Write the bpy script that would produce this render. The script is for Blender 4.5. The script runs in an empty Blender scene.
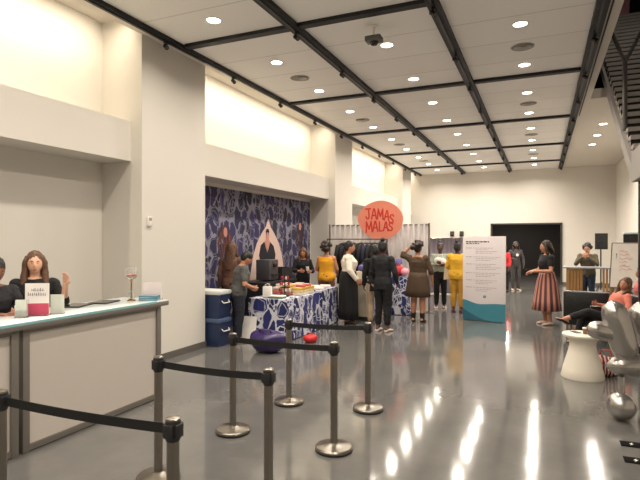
import bpy, bmesh, math, random
from mathutils import Vector, Matrix, noise
C = bpy.context.scene.collection
SC = bpy.context.scene
PI = math.pi
random.seed(7)

# ------------------------------------------------------------------ camera, world, exposure
cam_d = bpy.data.cameras.new('camera'); cam = bpy.data.objects.new('camera', cam_d); C.objects.link(cam)
CAM_H = 1.8
cam.location = (0, 0, CAM_H); cam.rotation_euler = (PI/2, 0, math.radians(23.52))
cam_d.sensor_width = 36; cam_d.lens = 36*510/640; cam_d.clip_start = .05; cam_d.clip_end = 80
SC.camera = cam
W = bpy.data.worlds.new('world'); SC.world = W; W.use_nodes = True
W.node_tree.nodes['Background'].inputs[0].default_value = (.30, .27, .24, 1)
W.node_tree.nodes['Background'].inputs[1].default_value = .05
SC.view_settings.view_transform = 'Standard'; SC.view_settings.look = 'None'
SC.view_settings.exposure = 0.0; SC.view_settings.gamma = 1
SC.cycles.max_bounces = 10; SC.cycles.diffuse_bounces = 6; SC.cycles.glossy_bounces = 4
SC.cycles.sample_clamp_indirect = 6
LAMP_W = 30.0          # each ceiling downlight
NICHE_W = 14.0         # each wall washer in the upper niches
WARM = (1.0, .905, .775)

# ------------------------------------------------------------------ materials
def lin(c):
    return tuple((x/12.92 if x <= .04045 else ((x+.055)/1.055)**2.4) for x in (v/255 for v in c))
MATS = {}
def mat(name, rgb, rough=.6, metal=0, var=.12, scale=6, bump=0, emit=0, trans=0, spec=.5, bscale=None):
    if name in MATS: return MATS[name]
    m = bpy.data.materials.new(name); m.use_nodes = True; nt = m.node_tree; b = nt.nodes['Principled BSDF']
    col = lin(rgb)
    b.inputs['Roughness'].default_value = rough; b.inputs['Metallic'].default_value = metal
    b.inputs['Specular IOR Level'].default_value = spec
    if var or bump:
        tc = nt.nodes.new('ShaderNodeTexCoord'); nz = nt.nodes.new('ShaderNodeTexNoise')
        nz.inputs['Scale'].default_value = scale; nz.inputs['Detail'].default_value = 4
        nt.links.new(tc.outputs['Object'], nz.inputs['Vector'])
        mx = nt.nodes.new('ShaderNodeMix'); mx.data_type = 'RGBA'
        mx.inputs[6].default_value = (*[v*(1-var) for v in col], 1); mx.inputs[7].default_value = (*[min(1, v*(1+var)) for v in col], 1)
        nt.links.new(nz.outputs['Fac'], mx.inputs[0]); nt.links.new(mx.outputs[2], b.inputs['Base Color'])
        if bump:
            n2 = nt.nodes.new('ShaderNodeTexNoise'); n2.inputs['Scale'].default_value = bscale or scale*4
            nt.links.new(tc.outputs['Object'], n2.inputs['Vector'])
            bp = nt.nodes.new('ShaderNodeBump'); bp.inputs['Strength'].default_value = bump; bp.inputs['Distance'].default_value = .02
            nt.links.new(n2.outputs['Fac'], bp.inputs['Height']); nt.links.new(bp.outputs['Normal'], b.inputs['Normal'])
    else: b.inputs['Base Color'].default_value = (*col, 1)
    if emit:
        b.inputs['Emission Color'].default_value = (*col, 1); b.inputs['Emission Strength'].default_value = emit
    if trans: b.inputs['Transmission Weight'].default_value = trans
    MATS[name] = m; return m
def N(m, kind, **kw):
    n = m.node_tree.nodes.new(kind)
    for k, v in kw.items(): setattr(n, k, v)
    return n

WALL = mat('wall_paint', (212, 207, 199), .75, var=.02, scale=1.5, bump=.02, bscale=60)
CEIL_TRIM = mat('ceiling_gypsum', (205, 198, 188), .8, var=.02)
# acoustic ceiling panels with faint joints
def ceiling_mat():
    m = mat('acoustic_ceiling', (205, 200, 192), .9, var=0); nt = m.node_tree; b = nt.nodes['Principled BSDF']
    tc = N(m, 'ShaderNodeTexCoord'); br = N(m, 'ShaderNodeTexBrick'); br.offset = 0
    mp = N(m, 'ShaderNodeMapping'); mp.inputs['Location'].default_value = (3.09, -6.22, 0)
    nt.links.new(tc.outputs['Object'], mp.inputs['Vector']); nt.links.new(mp.outputs['Vector'], br.inputs['Vector'])
    br.inputs['Scale'].default_value = 1; br.inputs['Brick Width'].default_value = 1.88; br.inputs['Row Height'].default_value = .8875
    br.inputs['Mortar Size'].default_value = .012; br.inputs['Mortar Smooth'].default_value = .3; br.inputs['Bias'].default_value = 0
    br.inputs['Color1'].default_value = (*lin((236, 233, 229)), 1); br.inputs['Color2'].default_value = (*lin((231, 228, 223)), 1)
    br.inputs['Mortar'].default_value = (*lin((204, 200, 195)), 1)
    nt.links.new(br.outputs['Color'], b.inputs['Base Color']); return m
CEIL = ceiling_mat()
def floor_mat():
    m = mat('polished_concrete', (96, 94, 92), .10, var=0, spec=.85); nt = m.node_tree; b = nt.nodes['Principled BSDF']
    tc = N(m, 'ShaderNodeTexCoord'); n1 = N(m, 'ShaderNodeTexNoise'); n1.inputs['Scale'].default_value = .9; n1.inputs['Detail'].default_value = 7
    n1.inputs['Roughness'].default_value = .65
    nt.links.new(tc.outputs['Object'], n1.inputs['Vector'])
    cr = N(m, 'ShaderNodeValToRGB'); cr.color_ramp.elements[0].position = .3; cr.color_ramp.elements[1].position = .72
    cr.color_ramp.elements[0].color = (*lin((86, 85, 84)), 1); cr.color_ramp.elements[1].color = (*lin((106, 104, 101)), 1)
    nt.links.new(n1.outputs['Fac'], cr.inputs[0]); nt.links.new(cr.outputs[0], b.inputs['Base Color'])
    n3 = N(m, 'ShaderNodeTexNoise'); n3.inputs['Scale'].default_value = 3.0; n3.inputs['Detail'].default_value = 2
    nt.links.new(tc.outputs['Object'], n3.inputs['Vector'])
    bp = N(m, 'ShaderNodeBump'); bp.inputs['Strength'].default_value = .05; bp.inputs['Distance'].default_value = .02
    nt.links.new(n3.outputs['Fac'], bp.inputs['Height']); nt.links.new(bp.outputs['Normal'], b.inputs['Normal'])
    return m
FLOOR = floor_mat()
def pattern_mat(name, sx, sz, dark, mid, light, edge=.09):
    """indigo blots with off-white outlines and brush strokes"""
    m = mat(name, dark, .75, var=0); nt = m.node_tree; b = nt.nodes['Principled BSDF']; K = nt.links.new
    tc = N(m, 'ShaderNodeTexCoord'); nz = N(m, 'ShaderNodeTexNoise'); nz.inputs['Scale'].default_value = 4; nz.inputs['Detail'].default_value = 1
    K(tc.outputs['Object'], nz.inputs['Vector'])
    ad = N(m, 'ShaderNodeVectorMath', operation='MULTIPLY_ADD'); ad.inputs[1].default_value = (.16, .16, .16)
    K(nz.outputs['Color'], ad.inputs[0]); K(tc.outputs['Object'], ad.inputs[2])
    mp = N(m, 'ShaderNodeMapping'); mp.inputs['Scale'].default_value = (sx, sx, sz); K(ad.outputs[0], mp.inputs['Vector'])
    def vor(feature, scale, src=mp):
        v = N(m, 'ShaderNodeTexVoronoi', feature=feature); v.inputs['Scale'].default_value = scale; v.inputs['Randomness'].default_value = .85; K(src.outputs[0], v.inputs['Vector']); return v
    def step(sock, lo, hi, flip=False):
        r = N(m, 'ShaderNodeMapRange', clamp=True); r.inputs[1].default_value = lo; r.inputs[2].default_value = hi
        r.inputs[3].default_value = 1 if flip else 0; r.inputs[4].default_value = 0 if flip else 1; K(sock, r.inputs[0]); return r.outputs[0]
    def mth(op, a, c):
        x = N(m, 'ShaderNodeMath', operation=op); K(a, x.inputs[0]); K(c, x.inputs[1]); return x.outputs[0]
    e1 = vor('DISTANCE_TO_EDGE', 1); f1 = vor('F1', 1)
    nb = N(m, 'ShaderNodeTexNoise'); nb.inputs['Scale'].default_value = 5.5; nb.inputs['Detail'].default_value = 2; K(tc.outputs['Object'], nb.inputs['Vector'])
    wob = N(m, 'ShaderNodeMath', operation='MULTIPLY_ADD'); K(nb.outputs['Fac'], wob.inputs[0]); wob.inputs[1].default_value = .55; wob.inputs[2].default_value = -.265
    dist = mth('ADD', e1.outputs['Distance'], wob.outputs[0])
    line = mth('MAXIMUM', step(dist, edge*.75, edge, True), step(f1.outputs['Distance'], .68, .72))
    inner = mth('MULTIPLY', step(e1.outputs['Distance'], edge*1.7, edge*2), step(e1.outputs['Distance'], edge*2.0, edge*2.6, True))
    sp = N(m, 'ShaderNodeSeparateColor'); K(f1.outputs['Color'], sp.inputs[0])
    inner = mth('MULTIPLY', inner, step(sp.outputs[1], .6, .62))
    e2 = vor('DISTANCE_TO_EDGE', 2.4); st = mth('MULTIPLY', step(e2.outputs['Distance'], .05, .09, True), step(sp.outputs[2], .72, .74))
    allw = mth('MAXIMUM', line, mth('MAXIMUM', inner, st))
    g = N(m, 'ShaderNodeMix', data_type='RGBA'); g.inputs[6].default_value = (*lin(dark), 1); g.inputs[7].default_value = (*lin(mid), 1); K(sp.outputs[0], g.inputs[0])
    f = N(m, 'ShaderNodeMix', data_type='RGBA'); K(allw, f.inputs[0]); K(g.outputs[2], f.inputs[6]); f.inputs[7].default_value = (*lin(light), 1)
    K(f.outputs[2], b.inputs['Base Color']); return m
MURAL = pattern_mat('indigo_mural_print', 4.2, 2.6, (25, 26, 44), (52, 46, 94), (128, 126, 142), .075)
CLOTH = pattern_mat('indigo_table_cloth', 5.2, 3.4, (26, 32, 84), (42, 48, 112), (204, 204, 214), .085)
BLACK = mat('black_metal', (26, 26, 28), .45, var=.05)
TRACKM = mat('track_metal', (17, 18, 21), .6, var=.05)
STEEL = mat('brushed_steel', (146, 140, 132), .28, 1, var=.06, scale=30)
BELT = mat('black_webbing', (18, 18, 20), .7, var=.1, scale=80)
ALU = mat('grey_aluminium', (134, 129, 123), .45, .6, var=.04)
PANEL = mat('grey_laminate', (196, 188, 180), .55, var=.02)
WHITE = mat('white_matte', (226, 222, 216), .5, var=.02)
PAPER = mat('white_paper', (232, 226, 222), .7, var=.02)
TEAL = mat('teal_print', (60, 128, 146), .5, var=.05)
GREYTXT = mat('grey_print', (122, 112, 116), .7, var=0)
PINKP = mat('magenta_print', (196, 72, 100), .6, var=.05)
BLUEPL = mat('navy_cooler_plastic', (30, 44, 78), .45, var=.06)
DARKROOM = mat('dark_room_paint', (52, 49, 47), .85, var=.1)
LAMP = mat('lamp_lens', (255, 244, 222), .4, var=0, emit=14)
SKIN = {k: mat('skin_'+k, c, .55, var=.05, scale=12) for k, c in dict(light=(214, 164, 138), tan=(182, 128, 100), brown=(128, 82, 62), deep=(84, 55, 44)).items()}
HAIR = {k: mat('hair_'+k, c, .5, var=.35, scale=40, bump=.5, bscale=90) for k, c in dict(black=(24, 20, 20), dark=(46, 34, 28), brown=(92, 62, 42), light=(140, 104, 74)).items()}
def fab(name, rgb): return mat('fabric_'+name, rgb, .85, var=.12, scale=9, bump=.25, bscale=60)

# ------------------------------------------------------------------ mesh helpers
def basis(d, hint=Vector((0, 0, 1))):
    d = d.normalized()
    if abs(d.dot(hint)) > .95: hint = Vector((0, 1, 0))
    x = hint.cross(d).normalized(); y = d.cross(x).normalized()
    return x, y
class MB:
    def __init__(s): s.bm = bmesh.new()
    def box(s, c, d, rz=0, bev=0, mi=0):
        M = Matrix.Translation(c) @ Matrix.Rotation(rz, 4, 'Z') @ Matrix.Diagonal((*d, 1))
        r = bmesh.ops.create_cube(s.bm, size=1, matrix=M)
        fs = {f for v in r['verts'] for f in v.link_faces}
        if bev:
            es = list({e for v in r['verts'] for e in v.link_edges})
            rr = bmesh.ops.bevel(s.bm, geom=es, offset=bev, segments=2, affect='EDGES', profile=.5)
            fs = set(rr['faces']) | {f for f in fs if f.is_valid}
        for f in fs: f.material_index = mi
        return s
    def rings(s, st, seg=20, cap=True, closed=False, mi=0):
        """st: (center, xaxis, yaxis, rx, ry)"""
        R = []
        for c, x, y, rx, ry in st:
            R.append([s.bm.verts.new(c + x*(rx*math.cos(2*PI*k/seg)) + y*(ry*math.sin(2*PI*k/seg))) for k in range(seg)])
        n = len(R)
        for i in range(n if closed else n-1):
            a, b = R[i], R[(i+1) % n]
            for k in range(seg):
                f = s.bm.faces.new((a[k], a[(k+1) % seg], b[(k+1) % seg], b[k])); f.material_index = mi
        if cap and not closed:
            f = s.bm.faces.new(R[0][::-1]); f.material_index = mi
            f = s.bm.faces.new(R[-1]); f.material_index = mi
        return s
    def tube(s, pts, rad, seg=14, cap=True, rnd=False, mi=0):
        pts = [Vector(p) for p in pts]
        if not hasattr(rad, '__len__'): rad = [rad]*len(pts)
        st = []
        x = None
        for i, p in enumerate(pts):
            d = (pts[min(i+1, len(pts)-1)] - pts[max(i-1, 0)])
            if x is None: x, y = basis(d)
            else:
                dn = d.normalized(); x = (x - dn*x.dot(dn)).normalized(); y = dn.cross(x).normalized()
            st.append((p, x, y, rad[i], rad[i]))
        if rnd:
            def endcap(p, q, stn):
                d = (p-q).normalized(); r = stn[3]; o = []
                for k in (1, 2, 3):
                    a = k/3.4*PI/2
                    o.append((p + d*(r*math.sin(a)), stn[1], stn[2], r*math.cos(a), r*math.cos(a)))
                return o
            st = endcap(pts[0], pts[1], st[0])[::-1] + st + endcap(pts[-1], pts[-2], st[-1])
        return s.rings(st, seg, cap, mi=mi)
    def cyl(s, p0, p1, r, seg=20, r1=None, mi=0): return s.tube([p0, p1], [r, r if r1 is None else r1], seg, mi=mi)
    def lathe(s, prof, c=(0, 0, 0), seg=28, mi=0):
        c = Vector(c)
        return s.rings([(c+Vector((0, 0, z)), Vector((1, 0, 0)), Vector((0, 1, 0)), max(r, 1e-4), max(r, 1e-4)) for r, z in prof], seg, mi=mi)
    def ell(s, c, r, M=None, u=20, v=12, mi=0):
        T = Matrix.Translation(c) @ (M.to_4x4() if M else Matrix.Identity(4)) @ Matrix.Diagonal((*r, 1))
        rr = bmesh.ops.create_uvsphere(s.bm, u_segments=u, v_segments=v, radius=1, matrix=T)
        for f in {f for vv in rr['verts'] for f in vv.link_faces}: f.material_index = mi
        return s
    def prism(s, poly, f, mi=0):
        """poly 2D, f(u,v,w)->Vector with w 0/1"""
        a = [s.bm.verts.new(f(u, v, 0)) for u, v in poly]; b = [s.bm.verts.new(f(u, v, 1)) for u, v in poly]
        n = len(poly)
        for fc in ([s.bm.faces.new(a), s.bm.faces.new(b[::-1])] + [s.bm.faces.new((a[i], b[i], b[(i+1) % n], a[(i+1) % n])) for i in range(n)]):
            fc.material_index = mi
        return s
    def build(s, name, m, parent=None, smooth=True, angle=40):
        bmesh.ops.recalc_face_normals(s.bm, faces=s.bm.faces)
        if smooth:
            for f in s.bm.faces: f.smooth = True
            for e in s.bm.edges:
                e.smooth = len(e.link_faces) == 2 and e.calc_face_angle(0) < math.radians(angle)
        me = bpy.data.meshes.new(name); s.bm.to_mesh(me); s.bm.free()
        for mm in (m if isinstance(m, (list, tuple)) else [m]): me.materials.append(mm)
        o = bpy.data.objects.new(name, me); C.objects.link(o)
        if parent: o.parent = parent
        return o
def tag(o, label, cat, group=None):
    o['label'] = label; o['category'] = cat
    if group: o['group'] = group
    return o
def thing(name, label, cat, loc=(0, 0, 0), rz=0, group=None):
    o = bpy.data.objects.new(name, None); C.objects.link(o); o.empty_display_size = .1
    o.location = loc; o.rotation_euler = (0, 0, rz)
    return tag(o, label, cat, group)
def struct(o): o['kind'] = 'structure'; return o
def dup(root, loc=None, rz=None, label=None, group=None):
    r = root.copy(); C.objects.link(r)
    for k in ('label', 'group'):
        pass
    if loc is not None: r.location = loc
    if rz is not None: r.rotation_euler = (0, 0, rz)
    if label: r['label'] = label
    if group: r['group'] = group
    for ch in list(root.children):
        c = ch.copy(); C.objects.link(c); c.parent = r
        for g in list(ch.children):
            d = g.copy(); C.objects.link(d); d.parent = c
    return r
def evaluated(mb, mods, name, m, parent):
    """apply remesh / smooth modifiers and link the result as one mesh"""
    bmesh.ops.recalc_face_normals(mb.bm, faces=mb.bm.faces)
    me = bpy.data.meshes.new('tmp'); mb.bm.to_mesh(me); mb.bm.free()
    t = bpy.data.objects.new('tmp', me); C.objects.link(t)
    for kind, kw in mods:
        md = t.modifiers.new(kind, kind)
        for k, v in kw.items(): setattr(md, k, v)
    dg = bpy.context.evaluated_depsgraph_get(); dg.update()
    out = bpy.data.meshes.new_from_object(t.evaluated_get(dg), depsgraph=dg)
    bpy.data.objects.remove(t); bpy.data.meshes.remove(me)
    out.name = name; out.materials.clear()
    for mm in (m if isinstance(m, (list, tuple)) else [m]): out.materials.append(mm)
    out.polygons.foreach_set('use_smooth', [True]*len(out.polygons)); out.update()
    o = bpy.data.objects.new(name, out); C.objects.link(o)
    if parent: o.parent = parent
    return o
def ordinal(n): return ('first', 'second', 'third', 'fourth', 'fifth', 'sixth', 'seventh', 'eighth', 'ninth', 'tenth', 'eleventh', 'twelfth')[n]
_a = math.radians(23.52)
def in_frame(x, y, z):
    t = -x*math.sin(_a) + y*math.cos(_a)
    if t < .1: return False
    u = (x*math.cos(_a) + y*math.sin(_a))/t*510 + 320; v = 240 - (z-CAM_H)/t*510
    return 2 < u < 638 and 2 < v < 478

# ------------------------------------------------------------------ room shell
XW, XB, XN, YF, YB, XR, ZC = -5.2, -5.4, -5.95, 22.8, -4.0, 2.65, 4.72
PILL = [(-1.7, -.25), (5.62, 7.1), (13.0, 14.36), (20.4, 21.8)]
mb = MB(); mb.box(((XN-1+XR+.3)/2, (YB+YF)/2+4, -.1), (XR+.3-XN+1, YF-YB+10, .2)); struct(mb.build('floor', FLOOR, smooth=False))
mb = MB()
mb.box((XN-.1, (YB+YF)/2, 2.6), (.2, YF-YB+.4, 5.2))
for a, b in PILL: mb.box(((XN+XW)/2, (a+b)/2, 2.55), (XW-XN, b-a, 5.1))
edges = [YB] + [v for p in PILL for v in p] + [YF]
bays = [(edges[i], edges[i+1]) for i in range(0, len(edges), 2)]
for a, b in bays: mb.box(((XN+XB)/2, (a+b)/2, 3.215), (XB-XN, b-a, .57))
struct(mb.build('wall_left', WALL, smooth=False))
DX0, DX1, DZ = -2.0, .75, 2.5
mb = MB()
mb.box(((XN-.2+DX0)/2, YF+.1, 2.6), (DX0-XN+.2, .2, 5.2)); mb.box(((XR+.2+DX1)/2, YF+.1, 2.6), (XR+.2-DX1, .2, 5.2))
mb.box(((DX0+DX1)/2, YF+.1, (DZ+5.2)/2), (DX1-DX0, .2, 5.2-DZ))
struct(mb.build('wall_far', WALL, smooth=False))
mb = MB(); mb.box((XR+.1, (YB+YF)/2, 3.9), (.2, YF-YB+.4, 7.8)); struct(mb.build('wall_right', WALL, smooth=False))
mb = MB(); mb.box(((XN+XR)/2, YB-.1, 2.6), (XR-XN+.4, .2, 5.2)); struct(mb.build('wall_back', WALL, smooth=False))
# dim room beyond the doorway
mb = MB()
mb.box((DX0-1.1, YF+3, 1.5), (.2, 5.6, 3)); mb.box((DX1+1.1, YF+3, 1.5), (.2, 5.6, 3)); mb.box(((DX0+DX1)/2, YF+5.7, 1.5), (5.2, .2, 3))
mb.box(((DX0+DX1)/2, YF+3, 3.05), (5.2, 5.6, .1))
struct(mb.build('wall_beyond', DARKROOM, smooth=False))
mb = MB()
for x in (DX0+.03, DX1-.03): mb.box((x, YF+.02, DZ/2), (.06, .16, DZ))
mb.box(((DX0+DX1)/2, YF+.02, DZ-.03), (DX1-DX0, .16, .06))
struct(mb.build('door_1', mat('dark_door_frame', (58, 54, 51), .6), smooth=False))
for x, y in ((-1.6, YF+3.6), (.3, YF+2.4)):  # unseen fill lights, added to lift the doorway out of pure black
    ld = bpy.data.lights.new('backroom_fill', 'AREA'); ld.shape = 'DISK'; ld.size = .2; ld.energy = 45; ld.color = WARM
    o = bpy.data.objects.new('backroom_fill', ld); C.objects.link(o); o.location = (x, y, 2.97)
# ceiling: panel field, gypsum margins, niche tops, stair opening
VX, VY0, VY1 = .92, 4.4, 11.9
mb = MB(); mb.box((-2.08, (YB+YF)/2, ZC+.1), (5.66, YF-YB, .2)); struct(mb.build('ceiling', CEIL, smooth=False))
mb = MB()
mb.box((-5.06, (YB+YF)/2, ZC+.1), (.30, YF-YB, .2)); mb.box(((.75+VX)/2, (YB+YF)/2, ZC+.1), (VX-.75, YF-YB, .2))
mb.box(((VX+XR)/2, (VY1+YF)/2, ZC+.1), (XR-VX, YF-VY1, .2)); mb.box(((VX+XR)/2, (YB+VY0)/2, ZC+.1), (XR-VX, VY0-YB, .2))
mb.box((-5.6, (YB+YF)/2, 5.05), (.8, YF-YB, .1))
mb.box(((XN+XR)/2, (YB+YF)/2, 5.2), (.01, .01, .01))
struct(mb.build('trim_1', CEIL_TRIM, smooth=False))
mb = MB(); mb.box((.80, (VY0+VY1)/2, ZC-.004), (.022, VY1-VY0+3, .012)); struct(mb.build('trim_2', TRACKM, smooth=False))
SY1 = 17.5
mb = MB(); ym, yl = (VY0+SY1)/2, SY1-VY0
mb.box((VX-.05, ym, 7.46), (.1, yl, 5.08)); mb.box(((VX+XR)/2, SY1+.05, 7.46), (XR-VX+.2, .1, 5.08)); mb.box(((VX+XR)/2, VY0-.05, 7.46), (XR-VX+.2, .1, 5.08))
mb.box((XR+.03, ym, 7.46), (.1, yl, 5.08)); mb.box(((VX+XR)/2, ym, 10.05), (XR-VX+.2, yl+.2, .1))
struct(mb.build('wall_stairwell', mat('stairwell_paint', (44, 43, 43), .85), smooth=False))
lamp_sw = bpy.data.lights.new('stairwell_lamp', 'AREA'); lamp_sw.shape = 'DISK'; lamp_sw.size = .3; lamp_sw.energy = 80; lamp_sw.color = WARM
o = bpy.data.objects.new('stairwell_lamp', lamp_sw); C.objects.link(o); o.location = (1.8, 9.0, 9.98)
# baseboards
mb = MB()
for a, b in PILL: mb.box((XW+.008, (a+b)/2, .05), (.016, b-a+.03, .1))
for a, b in bays: mb.box((XN+.008, (a+b)/2, .05), (.016, b-a, .1))
struct(mb.build('baseboard_left', mat('grey_baseboard', (92, 88, 84), .6), smooth=False))
mb = MB(); mb.box(((XN+DX0)/2, YF-.008, .05), (DX0-XN, .016, .1)); mb.box(((XR+DX1)/2, YF-.008, .05), (XR-DX1, .016, .1))
struct(mb.build('baseboard_far', MATS['grey_baseboard'], smooth=False))

# ------------------------------------------------------------------ ceiling tracks, cross bars, lamps
TX = [-4.96, -3.09, -1.22, .68]
TN = ['nearest the left wall', 'second from the left wall', 'third from the left wall', 'beside the stair opening']
BY = [6.22, 9.70, 13.22, 16.9, 20.4]
for i, x in enumerate(TX):
    t = thing('lighting_track', f'long black ceiling lighting track {TN[i]}, running to the far wall', 'lighting track', (x, 0, ZC), 0, 'long black ceiling tracks')
    w = .10 if i == 0 else .15
    mb = MB(); mb.box((0, 9.8, -.03), (w, 25.8, .06)); mb.build('channel', TRACKM, t, smooth=False)
    mb = MB(); mb.box((0, 9.8, -.068), (.035, 25.8, .016)); mb.build('rail', BLACK, t, smooth=False)
for j, y in enumerate(BY):
    for i in range(3):
        if not (in_frame(TX[i]+.3, y, ZC) or in_frame(TX[i+1]-.3, y, ZC)): continue
        mb = MB(); x0, x1 = TX[i]+.08, TX[i+1]-.08
        mb.box(((x0+x1)/2, y, ZC-.025), (x1-x0, .12, .05))
        o = mb.build('ceiling_cross_bar', TRACKM, smooth=False)
        tag(o, f'black ceiling cross bar, {ordinal(j)} from the camera, in the {("left", "middle", "right")[i]} ceiling bay', 'ceiling bar', 'black cross bars between the ceiling tracks')
# track heads
proto = None
for i, x in enumerate(TX):
    k = 0
    for n in range(10):
        y = 6.3 - .45*(i == 0) + 1.75*n
        if not in_frame(x, y, ZC-.12): continue
        lab = f'small black track spotlight, {ordinal(k)} from the camera on the track {TN[i]}'; k += 1
        if proto is None:
            proto = thing('track_spotlight', lab, 'spotlight', (x, y, ZC-.076), 0, 'spotlights on the ceiling tracks')
            mb = MB(); mb.box((0, 0, -.015), (.05, .12, .03), bev=.005); mb.build('adapter', BLACK, proto)
            mb = MB(); mb.tube([(0, 0, -.03), (0, 0, -.06)], .012); mb.build('stem', BLACK, proto)
            mb = MB(); mb.tube([(-.05, .02, -.055), (.04, -.03, -.125)], [.042, .048], 16); lh = mb.build('lamp_housing', BLACK, proto)
            mb = MB(); mb.tube([(.0402, -.0301, -.1252), (.045, -.0335, -.129)], [.034, .03], 14); mb.build('lens', mat('spot_lens', (92, 88, 84), .2, var=0), lh)
            proto.scale = (.7, .7, .7)
        else: dup(proto, (x, y, ZC-.076), 0, lab)
# recessed downlights
def lamp(name, loc, energy, parent=None, size=.17, spread=150):
    ld = bpy.data.lights.new(name, 'AREA'); ld.shape = 'DISK'; ld.size = size; ld.energy = energy; ld.color = WARM; ld.spread = math.radians(spread)
    o = bpy.data.objects.new(name, ld); C.objects.link(o); o.location = loc
    if parent: o.parent = parent
    return o
proto = None
ROWS = [(-4.0, 'left'), (-2.13, 'middle'), (-.27, 'right'), (1.41, 'far right')]
for x, rn in ROWS:
    k = 0
    ys = [5.65+1.75*n for n in range(-4, 10)] if x < 1 else [14.6, 16.1, 17.6]
    for y in ys:
        if not in_frame(x, y, ZC):
            lamp('downlight_lamp', (x, y, ZC-.02), LAMP_W); continue
        lab = f'lit round recessed downlight, {ordinal(k)} from the camera in the {rn} ceiling row'; k += 1
        if proto is None:
            proto = thing('recessed_downlight', lab, 'downlight', (x, y, ZC), 0, 'recessed ceiling downlights')
            mb = MB(); mb.lathe([(.088, -.001), (.092, -.008), (.112, -.006), (.115, 0)]); mb.build('trim_ring', WHITE, proto)
            mb = MB(); mb.lathe([(.0, -.003), (.087, -.003), (.087, -.0005), (.0, -.0005)]); mb.build('lens', LAMP, proto)
            FAR_LAMP = lamp('lamp', (0, 0, -.012), LAMP_W, proto).data.copy(); FAR_LAMP.energy = LAMP_W*1.8
        else:
            r = dup(proto, (x, y, ZC), 0, lab)
            if y > 16 or x > 1:                       # the lamps at the far end burn brighter
                for ch in r.children:
                    if ch.type == 'LIGHT':
                        ch.data = FAR_LAMP
# ceiling vents
proto = None
for x, rn in ((-4.0, 'left'), (-.27, 'right')):
    k = 0
    for y in (8.28, 11.78, 15.28, 18.78):
        if not in_frame(x, y, ZC): continue
        lab = f'round grey ceiling vent, {ordinal(k)} from the camera in the {rn} ceiling bay'; k += 1
        if proto is None:
            proto = thing('ceiling_vent', lab, 'vent', (x, y, ZC), 0, 'round ceiling vents')
            g = mat('vent_grey', (176, 170, 162), .7)
            mb = MB(); mb.lathe([(.15, 0), (.155, -.012), (.17, -.008), (.172, 0)]); mb.build('rim', g, proto)
            mb = MB()
            for r in (.13, .095, .06, .025): mb.lathe([(r-.02, -.004), (r, -.014), (r+.004, -.012), (r-.012, -.002)])
            mb.build('louvre', g, proto)
            mb = MB(); mb.lathe([(0, -.002), (.149, -.002), (.149, 0), (0, 0)]); mb.build('backing', mat('vent_dark', (132, 127, 120), .8), proto)
        else: dup(proto, (x, y, ZC), 0, lab)
# light strips recessed in the tops of the high niches, washing their back walls
for a, c in bays[1:]:
    ld = bpy.data.lights.new('niche_strip', 'AREA'); ld.shape = 'RECTANGLE'; ld.size = c-a-.3; ld.size_y = .12; ld.energy = NICHE_W*(c-a); ld.color = (1, .89, .69); ld.spread = math.radians(130)
    o = bpy.data.objects.new('niche_strip', ld); C.objects.link(o); o.location = (-5.36, (a+c)/2, 4.98)
    d = Vector((-.55, 0, -1)).normalized(); zz = -d; xx = Vector((0, 1, 0)); yy = zz.cross(xx)
    o.rotation_euler = Matrix((xx, yy, zz)).transposed().to_euler()

# projector / camera dome hanging in the middle bay
t = thing('ceiling_camera', 'small dark dome camera hanging on a short pole from the ceiling', 'camera', (-2.1, 6.67, ZC)); t.scale = (1, 1, 1)
mb = MB(); mb.cyl((0, 0, 0), (0, 0, -.16), .015); mb.build('pole', WHITE, t)
mb = MB(); mb.lathe([(.05, 0), (.05, -.012), (.0, -.012)]); mb.build('mount_plate', WHITE, t)
mb = MB(); mb.box((0, 0, -.185), (.22, .17, .075), bev=.015); mb.build('housing', mat('dome_grey', (96, 93, 90), .5), t)
mb = MB(); mb.lathe([(.06, -.22), (.058, -.24), (.042, -.262), (.015, -.272), (0, -.273)]); mb.build('dome', mat('dome_dark', (24, 24, 26), .1), t)
# thermostat on the near pillar
t = thing('wall_thermostat', 'small white thermostat on the broad left wall pillar', 'thermostat', (XW, 5.76, 2.07))
mb = MB(); mb.box((.015, 0, 0), (.03, .09, .14), bev=.006); mb.build('case', WHITE, t)
mb = MB(); mb.box((.031, 0, .03), (.003, .06, .045)); mb.build('display', mat('lcd_grey', (150, 150, 142), .3), t, smooth=False)
for px, lab in ((-3.6, 'small dark wall speaker on the far wall, left of its twin'), (-3.2, 'small dark wall speaker on the far wall, right of its twin')):
    t = thing('wall_speaker', lab, 'wall speaker', (px, YF, 2.0), 0, 'small speakers on the far wall')
    mb = MB(); mb.box((0, -.05, .07), (.16, .1, .22), bev=.01); mb.build('case', BLACK, t)
    mb = MB(); mb.tube([(0, -.1, .07), (0, -.108, .07)], [.055, .05], 18); mb.build('cone', mat('cone_grey', (60, 58, 56), .7), t)

# ------------------------------------------------------------------ mural in the second recess
t = thing('mural', 'large indigo and white patterned mural with printed figures in the left recess', 'mural', (XN, 0, 0))
mb = MB(); mb.box((.012, 10.02, 1.43), (.02, 5.8, 2.84)); mb.build('mural_panel', MURAL, t, smooth=False)
def flat(name, poly, m, dx, parent):
    mb = MB(); mb.prism(poly, lambda u, v, w: Vector((dx+.004*w, u, v))); return mb.build(name, m, parent, smooth=False)
ARCH = mat('print_blush', (214, 186, 176), .8, var=.04)
flat('printed_archway', [(10.55+.85*s*w, z) for s, seq in ((1, [(.0, 2.3), (.12, 2.12), (.35, 1.96), (.62, 1.72), (.82, 1.4), (.95, 1.0), (1, .6), (1, .2)]), (-1, [(1, .2), (1, .6), (.95, 1.0), (.82, 1.4), (.62, 1.72), (.35, 1.96), (.12, 2.12)])) for w, z in seq], ARCH, .0225, t)
BRN = mat('print_brown', (98, 58, 50), .8, var=.3, scale=14); BRD = mat('print_umber', (62, 42, 44), .8, var=.3, scale=14)
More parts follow.
